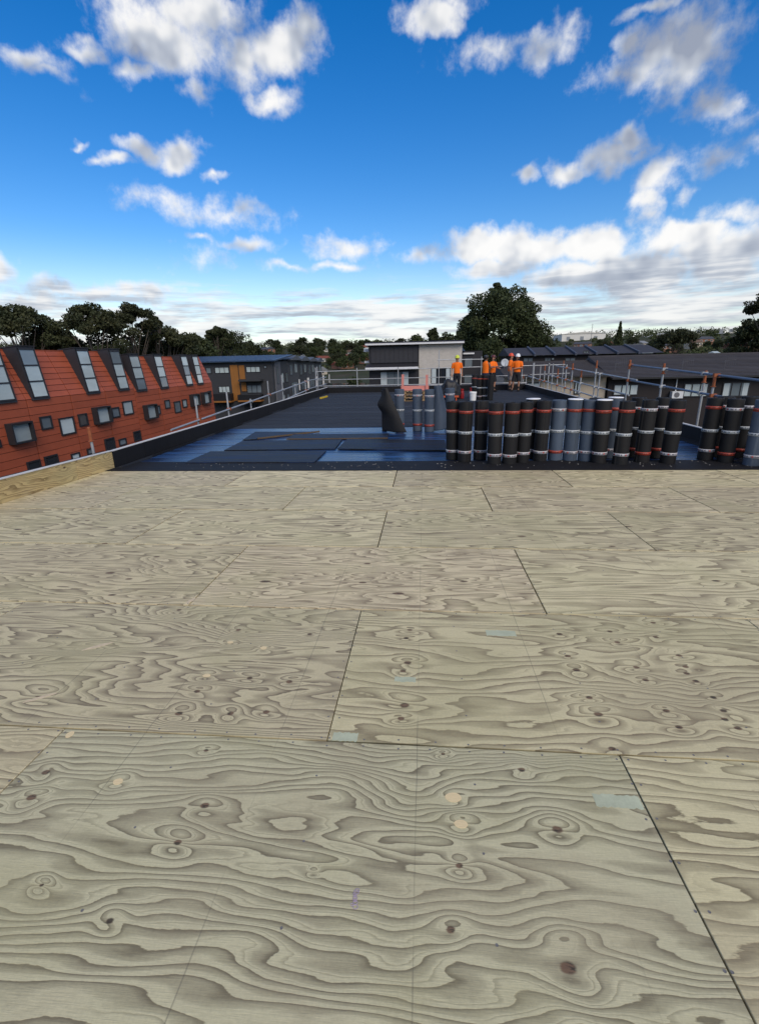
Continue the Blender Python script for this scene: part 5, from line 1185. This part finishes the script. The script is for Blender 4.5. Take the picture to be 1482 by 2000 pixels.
def leaves(name, clumps, per, size, seed, mat):
    rg = np.random.default_rng(seed); C, Sz = [], []
    for (cx, cy_, cz, rx, ry, rz) in clumps:
        n = int(per * (.7 + .6 * rg.random())); d = rg.normal(size=(n, 3)); d /= np.linalg.norm(d, axis=1)[:, None]
        r_ = .45 + .55 * rg.random(n) ** .6; r_ *= 1 + .22 * np.sin(d[:, 0] * 5 + cx) * np.cos(d[:, 2] * 4 + cz)
        C.append(np.array([cx, cy_, cz]) + d * r_[:, None] * np.array([rx, ry, rz]))
    C = np.concatenate(C); n = len(C)
    a = rg.normal(size=(n, 3)); a /= np.linalg.norm(a, axis=1)[:, None]; b = np.cross(a, rg.normal(size=(n, 3))); b /= np.linalg.norm(b, axis=1)[:, None]
    s_ = size * (.6 + .8 * rg.random(n))[:, None]
    V = np.stack([C - a * s_, C - b * s_ * .55, C + a * s_, C + b * s_ * .55], 1).reshape(-1, 3)
    me = bpy.data.meshes.new(name); me.vertices.add(4 * n); me.vertices.foreach_set('co', V.ravel().astype(np.float32)); me.loops.add(4 * n); me.loops.foreach_set('vertex_index', np.arange(4 * n, dtype=np.int32))
    me.polygons.add(n); me.polygons.foreach_set('loop_start', np.arange(0, 4 * n, 4, dtype=np.int32)); me.polygons.foreach_set('loop_total', np.full(n, 4, np.int32)); me.update(); me.materials.append(mat); return me
def make_tree(label, loc, H_, a, b_, kind, seed, per=220, leaf=.22, name='eucalyptus_tree', group='trees behind the red terrace', tall_base=.45):
    """H_ tree height, a crown half width, b_ crown depth from the top"""
    rg = random.Random(seed); t = thing(name, label, 'tree', loc, group); clumps = []; mb = MB()
    z0 = H_ * tall_base * .7; mat = lf_euc
    fork = Vector((rg.uniform(-.4, .4), rg.uniform(-.4, .4), max(1.5, H_ - b_ - .1 * H_) if kind != 'umb' else max(1.5, (H_ - b_) * .72)))
    mb.tube([(0, 0, -.5), (fork.x * .4, fork.y * .4, fork.z * .5), tuple(fork)], [H_ * .022, H_ * .015, H_ * .010], 8)
    if kind == 'umb':       # umbrella gum: layered plates of foliage on bare spreading limbs
        N = 28
        for i in range(N):
            an = i * 2.4 + rg.uniform(-.5, .5); rr_ = math.sqrt((i + .5) / N) * .92
            x, y = a * rr_ * math.cos(an), a * rr_ * math.sin(an); top = math.sqrt(max(0, 1 - rr_ * rr_))
            z = H_ - b_ * .22 - b_ * (1 - top) * .75 - (rg.random() ** 2) * b_ * .45
            clumps.append((x, y, z, a * rg.uniform(.22, .36), a * rg.uniform(.22, .36), a * rg.uniform(.13, .21)))
    elif kind == 'dense':
        N = 46
        for i in range(N):
            u_ = Vector((rg.gauss(0, 1), rg.gauss(0, 1), rg.gauss(.25, 1))).normalized(); q = rg.uniform(.5, .98)
            x, y, z = u_.x * a * q, u_.y * a * q, H_ - b_ * .5 + u_.z * b_ * .46 * q
            wv = 1.15 if z < H_ - b_ * .55 else .92
            clumps.append((x * wv, y * wv, z, a * rg.uniform(.22, .34), a * rg.uniform(.22, .34), a * rg.uniform(.18, .27)))
        mat = lf_dark
    elif kind == 'round':
        N = 16
        for i in range(N):
            u_ = Vector((rg.gauss(0, 1), rg.gauss(0, 1), rg.gauss(.3, 1))).normalized(); q = rg.uniform(.3, .75)
            clumps.append((u_.x * a * q, u_.y * a * q, H_ - b_ * .5 + u_.z * b_ * .5 * q, a * rg.uniform(.3, .5), a * rg.uniform(.3, .5), b_ * rg.uniform(.14, .25)))
        mat = lf_mid
    elif kind == 'pine':
        for k in range(17):
            z = H_ * (.18 + .048 * k); w = a * (1 - k / 17.5) * rg.uniform(.8, 1.15)
            for j in range(6):
                an = j * 1.047 + k * .5; clumps.append((w * .55 * math.cos(an), w * .55 * math.sin(an), z + .1 * w, w * .55, w * .55, H_ * .034)); mb.tube([(0, 0, z), (w * math.cos(an), w * math.sin(an), z + .12 * w)], [.05, .02], 4)
        mb.tube([tuple(fork), (0, 0, H_)], [H_ * .014, .03], 6); mat = lf_dark
    if kind != 'pine':
        for (x, y, z, rx, ry, rz) in clumps[::2 if kind == 'umb' else 3]:
            e = Vector((x, y, z - rz * .3)); mid = fork.lerp(e, .5) + Vector((rg.uniform(-.1, .1) * a, rg.uniform(-.1, .1) * a, -.06 * b_))
            mb.tube([tuple(fork), tuple(mid), tuple(e)], [H_ * .0065, H_ * .004, H_ * .0015], 5)
    o = bpy.data.objects.new('trunk', mb.mesh('trunk', barkd if kind == 'umb' else bark, smooth=True)); link(o, t)
    if kind == 'bare': mat = lf_br
    o = bpy.data.objects.new('crown', leaves('crown', clumps, per, leaf, seed, mat)); link(o, t)
    return t
def tree_px(u, vtop, halfpx, y, kind, label, seed, depth_px, **kw):
    top = onY(u, vtop, y); zg = terrain(top.x, y); sc = y / F * 1.0
    return make_tree(label, (top.x, y, zg), top.z - zg, halfpx * sc * 1.03, depth_px * sc, kind, seed, **kw)
LT = [(22,580,64,60,'umb','tall gum tree with wide umbrella crown above the nearest red dormers',85), (92,627,48,66,'umb','lower gum tree between two taller umbrella gums',60), (172,582,58,64,'umb','tall gum tree with flat-topped crown behind the middle dormers',80), (250,580,48,70,'umb','twin tall gum tree beside the flat-topped gum',75),
      (318,630,55,78,'umb','broad gum tree stepping down behind the end dormers',60), (300,615,13,74,'umb','slender gum tip rising above its neighbours',22), (365,655,46,86,'dense','dark leafy tree behind the end of the red terrace',45), (423,634,19,112,'umb','small crowned gum rising out of a rounded tree',26), (435,648,52,116,'dense','rounded dark tree above the blue metal roof',55),
      (492,672,26,130,'dense','small dark tree right of the rounded tree',36), (140,672,44,72,'dense','dark understorey tree behind the middle dormers',50), (235,668,54,78,'dense','dark understorey tree under the twin gums',55), (45,676,50,68,'dense','dark understorey tree under the umbrella gum',45)]
for i, (u, v, hp, y, kind, lb, dp) in enumerate(LT): tree_px(u, v, hp, y, kind, lb, 40 + i, dp, per=330 if kind == 'umb' else 190, leaf=.17 if y < 80 else .22)
tree_px(985, 562, 76, 88, 'dense', 'huge dense dark tree behind the workers', 77, 150, per=900, leaf=.19, name='large_tree', group='trees beyond the roof end')
tree_px(1035, 622, 40, 92, 'dense', 'lower dark tree leaning against the huge dense tree', 78, 80, per=240, leaf=.2, name='large_tree', group='trees beyond the roof end')
tree_px(925, 610, 32, 90, 'dense', 'dark side tree hugging the huge dense tree', 79, 95, per=240, leaf=.2, name='large_tree', group='trees beyond the roof end')
tree_px(970, 545, 11, 97, 'umb', 'thin gum tip poking above the huge dense tree', 80, 30, per=120, leaf=.17, name='large_tree', group='trees beyond the roof end')
tree_px(846, 640, 11, 120, 'dense', 'small dark tree above the flat white roof', 81, 35, per=120, name='garden_tree', group='trees beyond the roof end')
tree_px(872, 650, 18, 125, 'round', 'small bushy tree between the white roof and the huge tree', 82, 30, per=150, name='garden_tree', group='trees beyond the roof end')
tree_px(812, 652, 14, 140, 'round', 'small pale bushy tree above the flat white roof', 83, 25, per=150, name='garden_tree', group='trees beyond the roof end')
tree_px(735, 660, 14, 150, 'round', 'small tree at the end of the flat white roof', 84, 25, per=150, name='garden_tree', group='trees beyond the roof end')
tree_px(1212, 626, 14, 300, 'pine', 'Norfolk pine standing on the far ridge', 85, 80, per=60, leaf=.45, name='pine_tree', group='trees of the far suburb')
tree_px(1325, 637, 32, 240, 'umb', 'broad dark tree before the wide white warehouse', 86, 35, per=150, leaf=.5, name='garden_tree', group='trees of the far suburb')
tree_px(1524, 560, 42, 95, 'umb', 'tree with a high drooping branch at the edge of the tiled roofs', 87, 40, per=300, leaf=.2, name='garden_tree', group='trees beyond the roof end')
tree_px(1476, 618, 34, 110, 'dense', 'dark bushy tree above the long tiled roof', 88, 80, per=220, leaf=.25, name='garden_tree', group='trees beyond the roof end')
# far suburb trees
fp = [make_tree('dark round garden tree among the far houses', (0, 0, 0), 10, 4.6, 8.5, 'dense', 101, per=60, leaf=.42, name='garden_tree', group='trees of the far suburb'), make_tree('mid green bushy garden tree among the far houses', (0, 0, 0), 8, 4.2, 7, 'round', 102, per=110, leaf=.38, name='garden_tree', group='trees of the far suburb'),
      make_tree('spreading gum among the far houses', (0, 0, 0), 14, 6, 8, 'umb', 103, per=110, leaf=.42, name='garden_tree', group='trees of the far suburb'), make_tree('brown winter tree among the far houses', (0, 0, 0), 9, 4.5, 7.5, 'round', 104, per=90, leaf=.35, name='garden_tree', group='trees of the far suburb')]
fp[3].children[1].data.materials[0] = lf_br
rr = random.Random(33); n_used = [0] * 4; cnt = 0; ts = []
for (u0, u1, d0, d1, n) in ((470, 720, 180, 640, 95), (1070, 1500, 140, 300, 50), (1070, 1500, 300, 540, 90), (560, 1070, 330, 640, 30), (-60, 500, 90, 150, 16)):
    k = 0
    for _ in range(900):
        if k >= n: break
        x, y = azpos(rr.uniform(u0, u1), rr.uniform(d0, d1))
        if any(math.hypot(x - a, y - b) < 9 for a, b in spots) or any(math.hypot(x - a, y - b) < 5 for a, b in ts) or math.hypot((x + 46) / 26, (y - 270) / 95) < 1.: continue
        j = rr.choices(range(4), (4, 3, 2, 3))[0]; o = copy_tree(fp[j]) if n_used[j] else fp[j]; n_used[j] += 1; s_ = rr.uniform(.7, 1.3) * (.75 if y < 300 or x > 60 else 1.)
        o.location = (x, y, terrain(x, y) - .2); o.scale = (s_ * rr.uniform(.9, 1.2), s_ * rr.uniform(.9, 1.2), s_); o.rotation_euler.z = rr.uniform(0, 6.28); ts.append((x, y)); k += 1
# the wooded skyline of the ridge
cl = []
for i in range(900):
    q = R(rr.uniform(-60, 60)); d = rr.uniform(700, 860); x, y = d * math.sin(q), d * math.cos(q); s_ = rr.uniform(3, 6.5)
    cl.append((x, y, terrain(x, y) + s_ * .5, s_ * 1.3, s_ * 1.3, s_))
for i in range(900):
    q = R(rr.uniform(-24, 42)); d = rr.uniform(300, 690); x, y = d * math.sin(q), d * math.cos(q); s_ = rr.uniform(1.2, 3.2)
    if math.hypot((x + 46) / 28, (y - 290) / 110) < 1.: continue
    cl.append((x, y, terrain(x, y) + s_ * .4, s_ * 1.5, s_ * 1.5, s_))
o = link(bpy.data.objects.new('distant_woodland', leaves('distant_woodland', cl, 70, .95, 5, lf_mid))); tag(o, 'far woodland along the skyline ridge', 'woodland'); o['kind'] = 'stuff'
